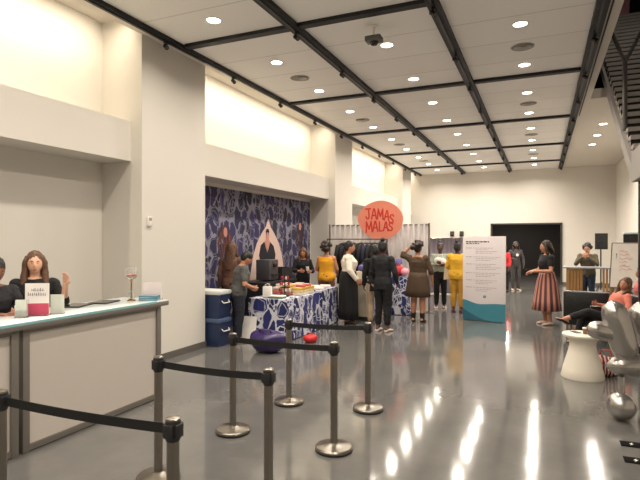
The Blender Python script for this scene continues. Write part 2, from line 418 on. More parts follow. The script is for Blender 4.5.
INK = mat('print_ink', (24, 24, 34), .8, var=.1); PCH = mat('print_peach', (196, 138, 122), .8, var=.06)
def blob(cx, cz, rx, rz, n=18, wob=.12, sd=0):
    r = random.Random(sd); return [(cx+rx*(1+wob*(r.random()-.5))*math.cos(2*PI*k/n), cz+rz*(1+wob*(r.random()-.5))*math.sin(2*PI*k/n)) for k in range(n)]
# central printed figure in a dark dress
flat('printed_figure', [(10.2, .9), (10.2, 1.25), (10.12, 1.45), (10.2, 1.68), (10.36, 1.76), (10.42, 1.62), (10.5, 1.5), (10.56, 1.64), (10.62, 1.76), (10.8, 1.66), (10.9, 1.45), (10.84, 1.2), (10.9, .9)], INK, .027, t)
flat('printed_figure', [(10.38, 1.74), (10.44, 1.62), (10.5, 1.52), (10.56, 1.62), (10.62, 1.74), (10.56, 1.82), (10.57, 1.9), (10.54, 1.99), (10.46, 1.99), (10.43, 1.9), (10.44, 1.82)], PCH, .032, t)
flat('printed_figure', [(10.45, 1.92), (10.42, 2.0), (10.46, 2.06), (10.54, 2.06), (10.58, 2.0), (10.55, 1.92), (10.54, 1.98), (10.46, 1.98)], INK, .036, t)
# long-haired brown figures
for cx, cz, sd in ((8.75, 1.8, 3), (12.25, 2.0, 5)):
    m_ = BRN if sd == 3 else BRD
    for k in range(6):
        x0 = cx+(k-2.5)*.075; L = .75-.06*abs(k-2.5)+.08*((k*3+sd) % 3); r = random.Random(sd*10+k); q = [x0+.03*math.sin(i*1.1+k) for i in range(9)]
        hi = cz+.36-.05*abs(k-2.5)
        flat('printed_hair', [(q[i]-.03*math.sin((i+.6)/8.6*PI), hi-L*i/8) for i in range(9)]+[(q[i]+.03*math.sin((i+.6)/8.6*PI), hi-L*i/8) for i in range(8, -1, -1)], m_, .0225, t)
    flat('printed_face', blob(cx+.02, cz+.16, .065, .1, sd=sd), PCH, .027, t)
flat('printed_figure', [(7.22, .9), (7.22, 1.9), (7.32, 2.02), (7.5, 1.95), (7.56, 1.7), (7.5, 1.45), (7.56, 1.3), (7.5, .9)], mat('print_sand', (176, 140, 118), .8, var=.05), .0225, t)
flat('printed_figure', [(7.2, .6), (7.2, 1.38), (7.45, 1.42), (7.66, 1.25), (7.7, .6)], INK, .027, t)

# ------------------------------------------------------------------ stair with landing
SX0, SX1 = 1.15, 2.6
gm0 = mat('brace_grey', (96, 93, 92), .5, .2)
t = thing('staircase', 'grey open staircase with dark treads rising through the ceiling opening on the right', 'staircase', (0, 0, 0))
SGREY = mat('stair_grey', (150, 145, 140), .6, var=.04); STR = mat('tread_edge_grey', (160, 154, 148), .6, var=.1); SDK = mat('stair_dark', (14, 13, 14), .7)
mb = MB(); mb.box(((SX0+XR)/2, 6.8, 2.73), (XR-SX0, 3.0, .24)); mb.build('landing', SGREY, t, smooth=False)
mb = MB(); mb.box((SX0+.02, 6.8, 2.94), (.04, 3.0, .18)); mb.build('kerb', SGREY, t, smooth=False)
LY, HY, LZ, HZ = 8.3, 15.5, 2.85, 7.64
NS = 28
for k in range(NS):
    y = LY + (HY-LY)*k/NS; z = LZ + (HZ-LZ)*(k+1)/NS
    mb = MB(); mb.box(((SX0+.06+SX1)/2, y+.13, z-.032), (SX1-SX0-.06, .27, .064)); o = mb.build('tread', STR, t, smooth=False)
mb = MB()
for k in range(NS):
    y = LY + (HY-LY)*k/NS + .045; z = LZ + (HZ-LZ)*(k+.5)/NS
    mb.box(((SX0+.06+SX1)/2, y, z-.03), (SX1-SX0-.08, .02, (HZ-LZ)/NS-.02))
mb.build('gap_shade', SDK, t, smooth=False)  # black strips stand in for the darkness seen between the open treads
mb = MB(); mb.box(((SX0+XR)/2, 16.5, HZ-.06), (XR-SX0, 1.9, .12)); mb.build('upper_landing', SDK, t, smooth=False)
def stringer(x, w, lo, hi, m, nm='stringer'):
    mb = MB(); mb.prism([(LY, LZ+lo), (LY, LZ+hi), (HY, HZ+hi), (HY, HZ+lo)], lambda u, v, q: Vector((x+w*q, u, v))); mb.build(nm, m, t, smooth=False)
stringer(SX0, .05, -.24, -.01, SGREY); stringer(SX1, .04, -.24, -.01, SGREY); mb = MB(); mb.cyl((1.2, 9.3, LZ+.68), (1.2, 9.3, 4.62), .035, 12); mb.build('strut', gm0, t)
for x in (1.0, 1.47):
    mb = MB(); mb.tube([(1.2, 9.3, 4.60), (x, 9.3, 5.15)], .028, 10); mb.build('strut_branch', gm0, t)
# guard: posts and rails
gm = mat('guard_grey', (92, 90, 90), .5, .3)
for k in range(4):
    y = LY+.3+k*2.2; z = LZ+(HZ-LZ)*(y-LY)/(HY-LY)
    mb = MB(); mb.cyl((SX1-.06, y, z+.1), (SX1-.06, y, z+1.0), .02, 10); mb.build('guard_post', gm, t)
mb = MB(); mb.cyl((SX1-.06, LY, LZ+1.0), (SX1-.06, HY, HZ+1.0), .028, 12); mb.build('handrail', gm, t)
mb = MB(); mb.box((SX0+.12, 8.2, 1.305), (.10, .10, 2.61), bev=.008); mb.build('support_post', mat('post_black', (22, 21, 23), .4), t)

# ------------------------------------------------------------------ reception counter
t = thing('reception_counter', 'long grey panelled reception counter with white top along the left recess', 'counter', (-4.0, 0, 0))
for k, (a, b, vis) in enumerate(((1.38, 2.88, 1), (2.98, 4.57, 1))):
    mb = MB(); mb.box((-.03, (a+b)/2, .56), (.03, b-a, 1.0)); front = mb.build('front_panel', PANEL, t, smooth=False)
    
    for z in (.035, 1.035):
        mb = MB(); mb.box((-.02, (a+b)/2, z), (.05, b-a, .05)); mb.build('panel_rail', ALU, front, smooth=False)
for y in (2.86, 2.96, 4.59):
    mb = MB(); mb.box((-.025, y, .525), (.07, .065, 1.05), bev=.006); mb.build('corner_post', ALU, t)
mb = MB(); mb.box((-.33, 4.60, .56), (.56, .03, 1.0)); mb.build('side_panel', PANEL, t, smooth=False)
mb = MB(); mb.box((-.58, 2.9, .80), (.03, 3.1, .05)); mb.build('shelf', PANEL, t, smooth=False)
mb = MB(); mb.box((-.29, 3.035, 1.075), (.68, 3.34, .05), bev=.006); mb.build('countertop', ALU, t)
mb = MB(); mb.box((-.29, 3.035, 1.106), (.67, 3.32, .012), bev=.002)
mb.build('top_sheet', mat('white_gloss_top', (222, 228, 228), .12, var=.02), t)
mb = MB(); mb.box((.049, 2.95, 1.102), (.006, 3.1, .022)); mb.build('glass_edge', mat('teal_glass_edge', (136, 184, 186), .15), t, smooth=False)
CT = 1.1125
# stand-up sign
t = thing('counter_sign', 'white and magenta sign in a clear stand on the counter', 'sign', (-4.2, 3.22, CT), math.radians(32))
GL = mat('clear_acrylic', (250, 252, 252), .05, var=0, trans=.95)
mb = MB(); mb.box((0, .012, .006), (.19, .09, .012)); mb.build('stand_base', GL, t, smooth=False)
mb = MB(); mb.box((0, 0, .15), (.205, .004, .29)); mb.build('card', PAPER, t, smooth=False)
mb = MB(); mb.box((0, -.0035, .06), (.2, .002, .105)); mb.build('magenta_band', PINKP, t, smooth=False)
mb = MB(); rr = random.Random(4)
for row, (z, w0, w1) in enumerate(((.235, -.045, .05), (.195, -.075, .07))):
    x = w0
    while x < w1:
        w = .008+.008*rr.random(); h = .02+.014*rr.random(); mb.box((x, -.003, z+rr.uniform(-.003, .003)), (w*.45, .001, h)); mb.box((x+w*.3, -.003, z-.006), (w*.8, .001, .004)); x += w+.004
mb.build('printed_text', GREYTXT, t, smooth=False)
t = thing('card_holder', 'clear plastic leaflet holder left of the magenta sign', 'card holder', (-4.22, 3.08, CT), math.radians(32))
mb = MB(); mb.box((0, .03, .08), (.10, .004, .16)); mb.box((0, -.02, .035), (.10, .004, .07)); mb.box((0, .005, .004), (.10, .06, .008)); mb.build('holder', GL, t, smooth=False)
for k in range(4): 
    mb = MB(); mb.box((0, -.01+.008*k, .085), (.09, .003, .145)); mb.build('leaflet', mat('leaflet_pale', (206, 210, 200), .7), t, smooth=False)
t = thing('leaflet_stand', 'pale leaflet stand right behind the magenta sign on counter', 'card holder', (-4.13, 3.36, CT), math.radians(32))
mb = MB(); mb.box((0, .03, .09), (.12, .003, .18)); mb.build('leaflet', MATS['leaflet_pale'], t, smooth=False)
mb = MB(); mb.box((0, .02, .004), (.12, .07, .008)); mb.build('stand_base', GL, t, smooth=False)
for x, y, rz, lab in ((-4.45, 3.86, .35, 'flat dark tablet on the counter, closer to the magenta sign'), (-4.42, 4.2, .3, 'flat dark tablet on the counter, closer to the stemmed glass')):
    t = thing('tablet', lab, 'tablet', (x, y, CT), rz, 'dark tablets on the counter')
    mb = MB(); mb.box((0, 0, .006), (.22, .3, .012), bev=.004); mb.build('case', BLACK, t)
    mb = MB(); mb.box((0, 0, .0125), (.19, .26, .001)); mb.build('screen', mat('screen_dark', (38, 34, 36), .1, var=0), t, smooth=False)
t = thing('stemmed_glass', 'tall rose filled glass on a gold stem at the counter end', 'glass', (-4.27, 4.45, CT))
mb = MB(); mb.lathe([(.045, 0), (.045, .01), (.012, .018), (0, .018)]); mb.build('foot', mat('gold_metal', (150, 116, 78), .35, .8), t)
mb = MB(); mb.lathe([(.035, .018), (.03, .09), (.028, .13), (.026, .13), (.028, .09), (.032, .02)]); mb.build('clear_sleeve', GL, t)
mb = MB(); mb.lathe([(.012, .016), (.009, .1), (.009, .22), (.015, .235)]); mb.build('stem', MATS['gold_metal'], t)
mb = MB(); mb.lathe([(.012, .232), (.05, .255), (.068, .30), (.066, .35), (.058, .385), (.055, .385), (.062, .35), (.063, .30), (.046, .26), (.01, .24)]); mb.build('bowl', GL, t)
mb = MB(); mb.lathe([(.0, .243), (.044, .262), (.06, .298), (.0, .305)]); mb.build('rose_filling', mat('rose_wax', (222, 150, 130), .5), t)
t = thing('acrylic_card', 'faint pink card in a clear stand behind the teal brochures', 'card', (-4.13, 4.63, CT), math.radians(24))
mb = MB(); mb.box((0, 0, .10), (.22, .004, .20)); mb.build('card', mat('pink_pale_card', (226, 212, 210), .6), t, smooth=False)
mb = MB(); mb.box((0, .01, .004), (.22, .07, .008)); mb.build('stand_base', GL, t, smooth=False)
for k in range(7):
    mb = MB(); mb.box((0, 0, .004), (.21, .1, .008)); o = mb.build('brochure', mat('brochure_teal_%d' % (k % 3), ((96, 140, 156), (150, 176, 182), (78, 122, 140))[k % 3], .5), smooth=False)
    o.location = (-4.10+.004*(k % 2), 4.55, CT+.0085*k); o.rotation_euler = (0, 0, .41+.05*((k*7) % 5-2))
    tag(o, 'teal brochure in the small pile at the counter end', 'brochure', 'teal brochures piled at the counter end')

# ------------------------------------------------------------------ stanchions
def stanchion(proto, x, y, label):
    if proto: return dup(proto, (x, y, 0), 0, label)
    t = thing('stanchion', label, 'stanchion', (x, y, 0), 0, 'steel belt barrier posts')
    mb = MB(); mb.lathe([(0, 0), (.158, 0), (.162, .008), (.162, .016)]); mb.build('rubber_rim', BLACK, t)
    mb = MB(); mb.lathe([(.161, .014), (.161, .032), (.152, .042), (.06, .054), (.036, .064), (.033, .07), (0, .07)]); mb.build('base', STEEL, t)
    mb = MB(); mb.cyl((0, 0, .05), (0, 0, .86), .0315, 24); mb.build('post', STEEL, t)
    mb = MB(); mb.lathe([(.030, .81), (.037, .822), (.0385, .835), (.0385, .905), (.036, .915)])
    for q in range(4):
        a = q*PI/2; mb.box((.036*math.cos(a), .036*math.sin(a), .866), (.014 if q % 2 == 0 else .056, .056 if q % 2 == 0 else .014, .066), bev=.003)
    mb.build('belt_cassette', mat('cassette_black', (34, 33, 35), .4), t)
    mb = MB(); mb.lathe([(.036, .912), (.0355, .924), (.02, .931), (0, .932)]); mb.build('cap', STEEL, t)
    return t
SP = {1: (-2.655, 4.057), 2: (-2.561, 5.026), 3: (-1.634, 4.055), 4: (-1.689, 5.154), 5: (-1.706, 3.042), 6: (-2.641, 3.028), 7: (-1.665, 2.013), 8: (-2.879, 1.975)}
SL = {1: 'steel belt post behind the belt between two nearer posts, in front of the blue coolers', 2: 'steel belt post in front of the corner of the blue draped tables',
      3: 'steel belt post in the middle of the floor with its round base in full view', 4: 'steel belt post farthest right, in front of the person in dark jacket',
      5: 'near steel belt post whose belt runs left to the post at the counter end', 6: 'steel belt post beside the end of the reception counter',
      7: 'nearest steel belt post, its foot cut off by the bottom edge', 8: 'steel belt post cut off at the left edge, before the counter'}
S = {}
for k in (3, 1, 2, 4, 5, 6, 7, 8): S[k] = stanchion(S.get(3), *SP[k], SL[k])
def belt(a, b, sag=.012):
    p, q = Vector((*SP[a], 0)), Vector((*SP[b], 0)); d = (q-p); L = d.length; d.normalize(); n = Vector((-d.y, d.x, 0))
    mb = MB(); st = []
    for i in range(13):
        f = .045 + (L-.09)*i/12; s = sag*4*(i/12)*(1-i/12)
        st.append((d*f + Vector((0, 0, .868-s)), n, Vector((0, 0, 1)), .0016, .0255))
    vs = []
    for c, x, z, rx, rz in st:
        vs.append([mb.bm.verts.new(c+x*sx*rx+z*sz*rz) for sx, sz in ((-1, -1), (1, -1), (1, 1), (-1, 1))])
    for i in range(12):
        for k in range(4): mb.bm.faces.new((vs[i][k], vs[i][(k+1) % 4], vs[i+1][(k+1) % 4], vs[i+1][k]))
    mb.bm.faces.new(vs[0]); mb.bm.faces.new(vs[-1][::-1])
    mb.build('belt', BELT, S[a], smooth=False)
belt(8, 7); belt(6, 5); belt(1, 3); belt(2, 4)

# ------------------------------------------------------------------ market stall on the left
def cloth_table(name, label, x0, x1, y0, y1, h, flare=.02, cat='table'):
    """a trestle table under a cloth reaching the floor"""
    cx, cy = (x0+x1)/2, (y0+y1)/2; t = thing(name, label, cat, (cx, cy, 0))
    mb = MB(); mb.box((0, 0, h-.03), (x1-x0-.02, y1-y0-.02, .03)); mb.build('table_top', WHITE, t, smooth=False)
    for sx in (-1, 1):
        for sy in (-1, 1):
            mb = MB(); mb.cyl((sx*((x1-x0)/2-.08), sy*((y1-y0)/2-.1), 0), (sx*((x1-x0)/2-.08), sy*((y1-y0)/2-.1), h-.045), .018, 10); mb.build('leg', STEEL, t)
    # cloth: a grid ring that flares and ripples to the floor
    mb = MB(); n = 30; prof = []
    per = []
    hx, hy = (x1-x0)/2, (y1-y0)/2
    for i in range(n): per.append((-hx+2*hx*i/n, -hy, 0, -1))
    for i in range(n): per.append((hx, -hy+2*hy*i/n, 1, 0))
    for i in range(n): per.append((hx-2*hx*i/n, hy, 0, 1))
    for i in range(n): per.append((-hx, hy-2*hy*i/n, -1, 0))
    rows = []
    for j in range(7):
        f = j/6; z = h - (h-.015)*f
        rows.append([mb.bm.verts.new((px+nx*(flare*f+.010*f*math.sin(i*1.3)+.004), py+ny*(flare*f+.010*f*math.sin(i*1.1)+.004), z)) for i, (px, py, nx, ny) in enumerate(per)])
    m4 = len(per)
    for j in range(6):
        for i in range(m4): mb.bm.faces.new((rows[j][i], rows[j+1][i], rows[j+1][(i+1) % m4], rows[j][(i+1) % m4]))
    mb.bm.faces.new(rows[0])
    bmesh.ops.recalc_face_normals(mb.bm, faces=mb.bm.faces)
    bmesh.ops.solidify(mb.bm, geom=list(mb.bm.faces), thickness=.004)
    return t, mb
t, mb = cloth_table('market_table', 'draped display table with goods nearest the camera in the stall', -4.92, -4.12, 8.03, 9.45, .74)
o = mb.build('fitted_cloth', CLOTH, t, angle=30)
t, mb = cloth_table('market_table', 'draped display table beside the woman in white top', -4.90, -4.12, 9.52, 10.45, .77)
mb.build('fitted_cloth', CLOTH, t, angle=30)
t, mb = cloth_table('market_counter', 'tall indigo draped counter beside the woman in brown dress', -3.75, -2.9, 11.98, 12.5, .92)
mb.build('fitted_cloth', CLOTH, t, angle=30)
TA, TB, TC = .7465, .7765, .9265
# goods on the first table
t = thing('paper_bag', 'upright white paper carrier bag on the display table', 'bag', (-4.62, 8.2, TA), .3)
mb = MB(); mb.box((0, 0, .1), (.16, .09, .2), bev=.004); mb.build('bag', PAPER, t)
for sy in (-1, 1):
    mb = MB(); mb.tube([(-.04, sy*.04, .195), (-.035, sy*.04, .24), (0, sy*.04, .255), (.035, sy*.04, .24), (.04, sy*.04, .195)], .003, 6); mb.build('handle', PAPER, t)
t = thing('jewellery_stand', 'tiered black stand hung with red ornaments on the display table', 'display stand', (-4.45, 8.56, TA))
mb = MB(); mb.lathe([(.09, 0), (.09, .012), (.012, .02), (.009, .44), (0, .45)]); mb.build('pole', BLACK, t)
RED = mat('red_lacquer', (176, 36, 40), .35, var=.15); 
for k, (z, r) in enumerate(((.16, .1), (.27, .085), (.38, .06))):
    mb = MB(); mb.lathe([(r-.006, z), (r, z+.004), (r, z-.004), (r-.006, z)], seg=24); mb.box((0, 0, z), (2*r, .006, .006)); tier = mb.build('tier', BLACK, t)
    for q in range(7):
        a = q*2*PI/7+k; mb = MB(); mb.ell((r*math.cos(a), r*math.sin(a), z-.04), (.017, .017, .034), u=10, v=8); mb.build('ornament', RED if (q+k) % 3 else mat('ornament_white', (220, 206, 200), .4), tier)
t = thing('folded_cloth', 'green and white folded cloth at the front of the display table', 'cloth', (-4.42, 8.2, TA), .1)
for k, m in enumerate((mat('fabric_green', (70, 120, 84), .85), PAPER)):
    mb = MB(); mb.box((.01*k, 0, .012+.024*k), (.3-.03*k, .2-.02*k, .022), bev=.008); mb.build('fold', m, t)
cols = [mat('packet_%s' % n, c, .6) for n, c in (('pink', (206, 104, 106)), ('cream', (222, 196, 138)), ('peach', (218, 142, 112)), ('yellow', (206, 168, 70)), ('white', (216, 206, 194)))]
rr = random.Random(11); cn = ('pink', 'cream', 'peach', 'yellow', 'white')
for i in range(3):
    for j in range(5):
        for k in range(3 + (i+j) % 2):
            c = (i*2+j*3+k*2+(i*j)) % 5
            mb = MB(); mb.box((0, 0, .0225), (.17, .115, .045), bev=.008); mb.box((0, 0, .0465), (.08, .05, .002), mi=1)
            o = mb.build('packet', [cols[c], PAPER])
            o.location = (-4.72+.22*i, 8.78+.13*j, TA+.0485*k); o.rotation_euler = (0, 0, rr.uniform(-.1, .1))
            tag(o, f'{cn[c]} soft packet in the stacked rows on the display table', 'packet', f'{cn[c]} packets stacked on the display table')
t = thing('smartphone_box', 'small black box at the back of the display table', 'box', (-4.8, 8.5, TA)); mb = MB(); mb.box((0, 0, .09), (.13, .1, .18), bev=.006); mb.build('box_body', BLACK, t)
mb = MB(); mb.box((0, 0, .187), (.135, .105, .012), bev=.003); mb.build('lid', BLACK, t)
for k, (x, y) in enumerate(((-4.3, 9.75), (-4.55, 10.1), (-4.35, 10.28))):
    mb = MB(); mb.box((0, 0, .02), (.24, .18, .04), bev=.01); mb.box((0, 0, .042), (.2, .14, .006), bev=.002)
    o = mb.build('folded_shirt', [PAPER]); o.location = (x, y, TB); o.rotation_euler = (0, 0, .2*k)
    tag(o, ('white folded shirt at the near end of the farther draped table', 'white folded shirt in the middle of the farther draped table', 'white folded shirt at the far end of the farther draped table')[k], 'shirt', 'folded shirts on the farther draped table')
t = thing('leaning_board', 'white board leaning on the left end of the draped table', 'board', (-4.84, 7.96, 0), math.radians(10))
mb = MB(); mb.prism([(-.13, 0), (.13, 0), (.13, .42), (-.13, .42)], lambda u, v, w: Vector((u, -.10+.012*w+.2*v, v))); mb.build('sheet', PAPER, t, smooth=False)
t = thing('back_table', 'black draped table against the mural behind the goods', 'table', (-5.52, 9.9, 0))
mb = MB(); mb.box((0, 0, .9), (.62, 1.5, .03), bev=.004); mb.build('table_top', BLACK, t)
mb = MB(); mb.box((.305, 0, .45), (.008, 1.48, .89)); mb.box((0, -.745, .45), (.6, .008, .89)); mb.box((0, .745, .45), (.6, .008, .89)); mb.build('black_cloth', mat('black_cloth', (20, 20, 24), .85), t, smooth=False)
t = thing('drinks_machine', 'dark grey drinks machine on the black table before the mural', 'machine', (-5.5, 9.75, .915))
mb = MB(); mb.box((0, 0, .24), (.34, .40, .44), bev=.02); mb.build('body', mat('machine_grey', (70, 68, 70), .4), t)
mb = MB(); mb.box((.18, 0, .14), (.1, .26, .02)); mb.build('drip_tray', BLACK, t); mb = MB(); mb.box((.19, 0, .34), (.06, .12, .08), bev=.01); mb.build('dispenser', BLACK, t)
mb = MB(); mb.box((.171, .0, .42), (.004, .2, .03)); mb.build('control_strip', STEEL, t, smooth=False)
t = thing('storage_crate', 'black crate on the black table next to the drinks machine', 'crate', (-5.5, 10.3, .915))
mb = MB(); mb.box((0, 0, .01), (.4, .5, .02))
for sx in (-1, 1): mb.box((sx*.2, 0, .13), (.02, .5, .26)); mb.box((0, sx*.25, .13), (.42, .02, .26))
mb.build('crate_body', mat('crate_black', (28, 28, 32), .6), t, smooth=False)
# purple bag and red bag on the floor
def softblob(name, label, cat, loc, r, m, sd, rz=0, extra=None):
    t = thing(name, label, cat, loc, rz)
    mb = MB(); mb.ell((0, 0, r[2]*.9), r, u=28, v=18)
    for v in mb.bm.verts:
        nn = noise.noise(Vector(v.co)*5+Vector((sd, 0, 0)))+.5*noise.noise(Vector(v.co)*11+Vector((sd, 3, 0)))
        v.co *= 1+.16*nn; v.co.z = max(v.co.z, 0); 
        if v.co.z > r[2]*1.45: v.co.z = r[2]*1.45+(v.co.z-r[2]*1.45)*.6
    mb.build('bag_body', m, t, angle=180)
    return t
PUR = mat('purple_plastic', (46, 32, 82), .3, var=.3, bump=.3, bscale=14)
t = softblob('plastic_bag', 'slumped purple bag on the floor before the draped table', 'bag', (-4.05, 7.2, 0), (.31, .25, .20), PUR, 2)
mb = MB(); mb.tube([(-.14, 0, .28), (-.12, -.06, .36), (-.02, -.1, .35), (.06, -.06, .36), (.1, 0, .28)], .014, 8); mb.build('handle', PUR, t)
t = softblob('carrier_bag', 'small red bag on the floor beside the draped table', 'bag', (-3.74, 8.15, 0), (.13, .11, .08), mat('red_fabric', (196, 40, 44), .6, bump=.3), 5)
mb = MB(); mb.tube([(-.06, 0, .1), (-.04, -.02, .17), (.04, -.02, .17), (.06, 0, .1)], .008, 8); mb.build('handle', RED, t)
# coolers
cl = None
for k, z in enumerate((0, .475)):
    lab = 'navy drink cooler on the floor beside the left pillar' if k == 0 else 'navy drink cooler with white lid stacked on another cooler'
    t = thing('drink_cooler', lab, 'cooler', (-5.2, 7.32, z), 0, 'stacked navy coolers')
    mb = MB(); mb.prism([(-.23, 0), (.23, 0), (.26, .4), (-.26, .4)], lambda u, v, w: Vector((u, -.16+.32*w, v))); tub = mb.build('tub', BLUEPL, t, smooth=False)
    mb = MB(); mb.box((0, 0, .435), (.54, .36, .075), bev=.02); mb.build('lid', mat('cooler_lid_white', (206, 208, 206), .5) if k else mat('cooler_lid_blue', (70, 86, 118), .5), t)
    for sx in (-1, 1):
        mb = MB(); mb.tube([(sx*.245, -.1, .3), (sx*.285, -.09, .26), (sx*.285, .09, .26), (sx*.245, .1, .3)], .01, 8); mb.build('handle', WHITE, tub)
# pipe and drape
t = thing('pipe_and_drape', 'pale grey hanging drape on a metal frame behind the clothes rack', 'drape', (0, 12.74, 0))
for x in (-5.25, -2.58):
    mb = MB(); mb.cyl((x, 0, .01), (x, 0, 2.22), .024, 12); mb.build('upright', STEEL, t)
    mb = MB(); mb.box((x, 0, .006), (.3, .3, .012)); mb.build('foot_plate', STEEL, t, smooth=False)
mb = MB(); mb.cyl((-5.25, 0, 2.19), (-2.58, 0, 2.19), .018, 10); mb.build('crossbar', STEEL, t)
def drape(x0, x1, ztop, parent, m, amp=.03, wl=.14, nm='curtain', y=0):
    mb = MB(); n = int((x1-x0)/.02); R = []
    for z in (ztop, ztop*.6, .03):
        R.append([mb.bm.verts.new((x0+(x1-x0)*i/n, y+amp*math.sin(2*PI*(x0+(x1-x0)*i/n)/wl+.6*math.sin(i*.11))*(1 if z > .1 else 1.3), z)) for i in range(n+1)])
    for a, b in zip(R, R[1:]):
        for i in range(n): mb.bm.faces.new((a[i], b[i], b[i+1], a[i+1]))
    bmesh.ops.solidify(mb.bm, geom=list(mb.bm.faces), thickness=.003)
    return mb.build(nm, m, parent, angle=180)
DRP = mat('drape_grey', (196, 190, 188), .85, var=.03)
drape(-5.22, -3.92, 2.2, t, DRP); drape(-3.92, -2.6, 2.2, t, DRP)
t = thing('pipe_and_drape', 'low lilac grey drape farther back, behind the woman carrying a white bag', 'drape', (0, 17.2, 0))
for x in (-3.75, -1.6):
    mb = MB(); mb.cyl((x, 0, 0), (x, 0, 1.88), .024, 12); mb.build('upright', STEEL, t)
mb = MB(); mb.cyl((-3.75, 0, 1.86), (-1.6, 0, 1.86), .018, 10); mb.build('crossbar', STEEL, t)
drape(-3.73, -1.62, 1.86, t, mat('drape_lilac', (184, 176, 186), .85, var=.03))
# oval sign
t = thing('hanging_sign', 'large coral oval sign with red hand lettering hung on the drape', 'sign', (-3.82, 12.66, 2.31))
mb = MB(); poly = []
for k in range(44):
    a = 2*PI*k/44; e = 1.0+.05*math.cos(2*a+.4)+.03*math.sin(3*a)
    poly.append((.57*e*math.cos(a)*(1.02 if math.cos(a) > 0 else 1), .505*math.sin(a)*(1+.03*math.cos(a))))
mb.prism(poly, lambda u, v, w: Vector((u, -.03*w, v))); mb.build('sign_board', mat('coral_board', (234, 142, 118), .6, var=.04), t, angle=30)
for x in (-.3, .3):
    mb = MB(); mb.tube([(x, .0, -.08), (x, .06, -.06), (x, .14, -.085), (x, .16, -.12)], .006, 8); mb.build('hook', STEEL, t)
GLYPH = {'J': [[(.05, 1), (1, 1)], [(.62, 1), (.62, .25), (.48, .03), (.2, .02), (.02, .22)]],
         'A': [[(0, 0), (.42, 1), (.58, 1), (1, 0)], [(.18, .36), (.84, .36)]],
         'M': [[(0, 0), (.10, 1), (.5, .28), (.90, 1), (1, 0)]],
         'L': [[(.05, 1), (.05, .02), (.95, .04)]],
         'S': [[(.95, .84), (.65, 1), (.25, .94), (.10, .72), (.4, .54), (.8, .42), (.95, .2), (.7, .02), (.3, 0), (.02, .16)]]}
SR = mat('sign_red', (206, 56, 40), .6, var=.05)
def letter(ch, x, z, w, h, rot, parent, y):
    mb = MB(); M = Matrix.Rotation(rot, 3, 'Y')
    for stroke in GLYPH[ch]:
        pts = [M @ Vector(((u-.5)*w, 0, (v-.5)*h)) for u, v in stroke]
        mb.tube([Vector((x, 0, z))+p for p in pts], .019, 8, rnd=True) if len(pts) > 5 else [mb.tube([Vector((x, 0, z))+p, Vector((x, 0, z))+q], .019, 8, rnd=True) for p, q in zip(pts, pts[1:])]
    for v in mb.bm.verts: v.co.y = y + v.co.y*.3
    return mb.build('letter', SR, parent, angle=60)
for ch, x, z, w, h, r in [('J', -.31, .17, .14, .26, -.08), ('A', -.155, .165, .13, .26, 0), ('M', .015, .155, .15, .26, .03), ('A', .185, .12, .12, .24, .06), ('S', .31, .03, .11, .22, .1),
                          ('M', -.29, -.17, .16, .27, -.05), ('A', -.12, -.155, .13, .25, 0), ('L', .035, -.16, .10, .24, 0), ('A', .16, -.16, .12, .22, .03), ('S', .285, -.165, .11, .21, .06)]:
    letter(ch, x, z, w, h, r, t, -.034)
# clothes rack
t = thing('clothes_rack', 'thin metal clothes rack in front of the grey drape', 'clothes rack', (0, 11.62, 0))
RK = mat('rack_bronze', (92, 70, 62), .4, .5)
for x in (-4.86, -3.34):
    mb = MB(); mb.cyl((x, 0, .05), (x, 0, 1.82), .014, 10); mb.build('upright', RK, t)
    mb = MB(); mb.tube([(x, -.22, .03), (x, 0, .06), (x, .22, .03)], .014, 8); mb.build('foot', RK, t)
mb = MB(); mb.cyl((-4.86, 0, 1.82), (-3.34, 0, 1.82), .014, 10); mb.build('rail', RK, t)
gcols = [('black', (20, 20, 24)), ('black', (24, 22, 26)), ('charcoal', (44, 42, 46)), ('black', (18, 18, 20)), ('black', (26, 24, 26)), ('navy', (30, 34, 58)), ('black', (20, 20, 22)), ('black', (22, 22, 26))]
for k, (nm, c) in enumerate(gcols):
    x = (-4.42, -4.3, -4.18, -3.98, -3.86, -3.75, -3.64, -3.53)[k]
    t = thing('hanging_garment', f'dark long garment hanging {ordinal(k)} from the left on the clothes rack', 'garment', (x, 11.62, 1.8), PI/2-.5, 'dark garments on the clothes rack')
    mb = MB(); mb.tube([(-.2, 0, -.12), (0, 0, -.05), (.2, 0, -.12)], .007, 8); mb.tube([(0, 0, -.05), (0, 0, 0), (.015, 0, .022), (0, 0, .036), (-.015, 0, .026)], .004, 8); mb.build('hanger', STEEL, t)
    mb = MB(); X, Y = Vector((1, 0, 0)), Vector((0, 1, 0))
    mb.rings([(Vector((0, 0, z)), X, Y, rx, ry) for z, rx, ry in ((-.06, .05, .02), (-.10, .17, .03), (-.16, .22, .04), (-.35, .21, .05), (-.7, .2, .05), (-1.05, .23, .06))], 18); mb.build('cloth', fab(nm+'_garment%d' % (k % 3), c), t, angle=180)
    for sx in (-1, 1):
        mb = MB(); mb.tube([(sx*.19, 0, -.13), (sx*.25, 0, -.35), (sx*.26, 0, -.62)], [.055, .05, .045], 10); mb.build('sleeve', MATS['fabric_'+nm+'_garment%d' % (k % 3)], t, angle=180)
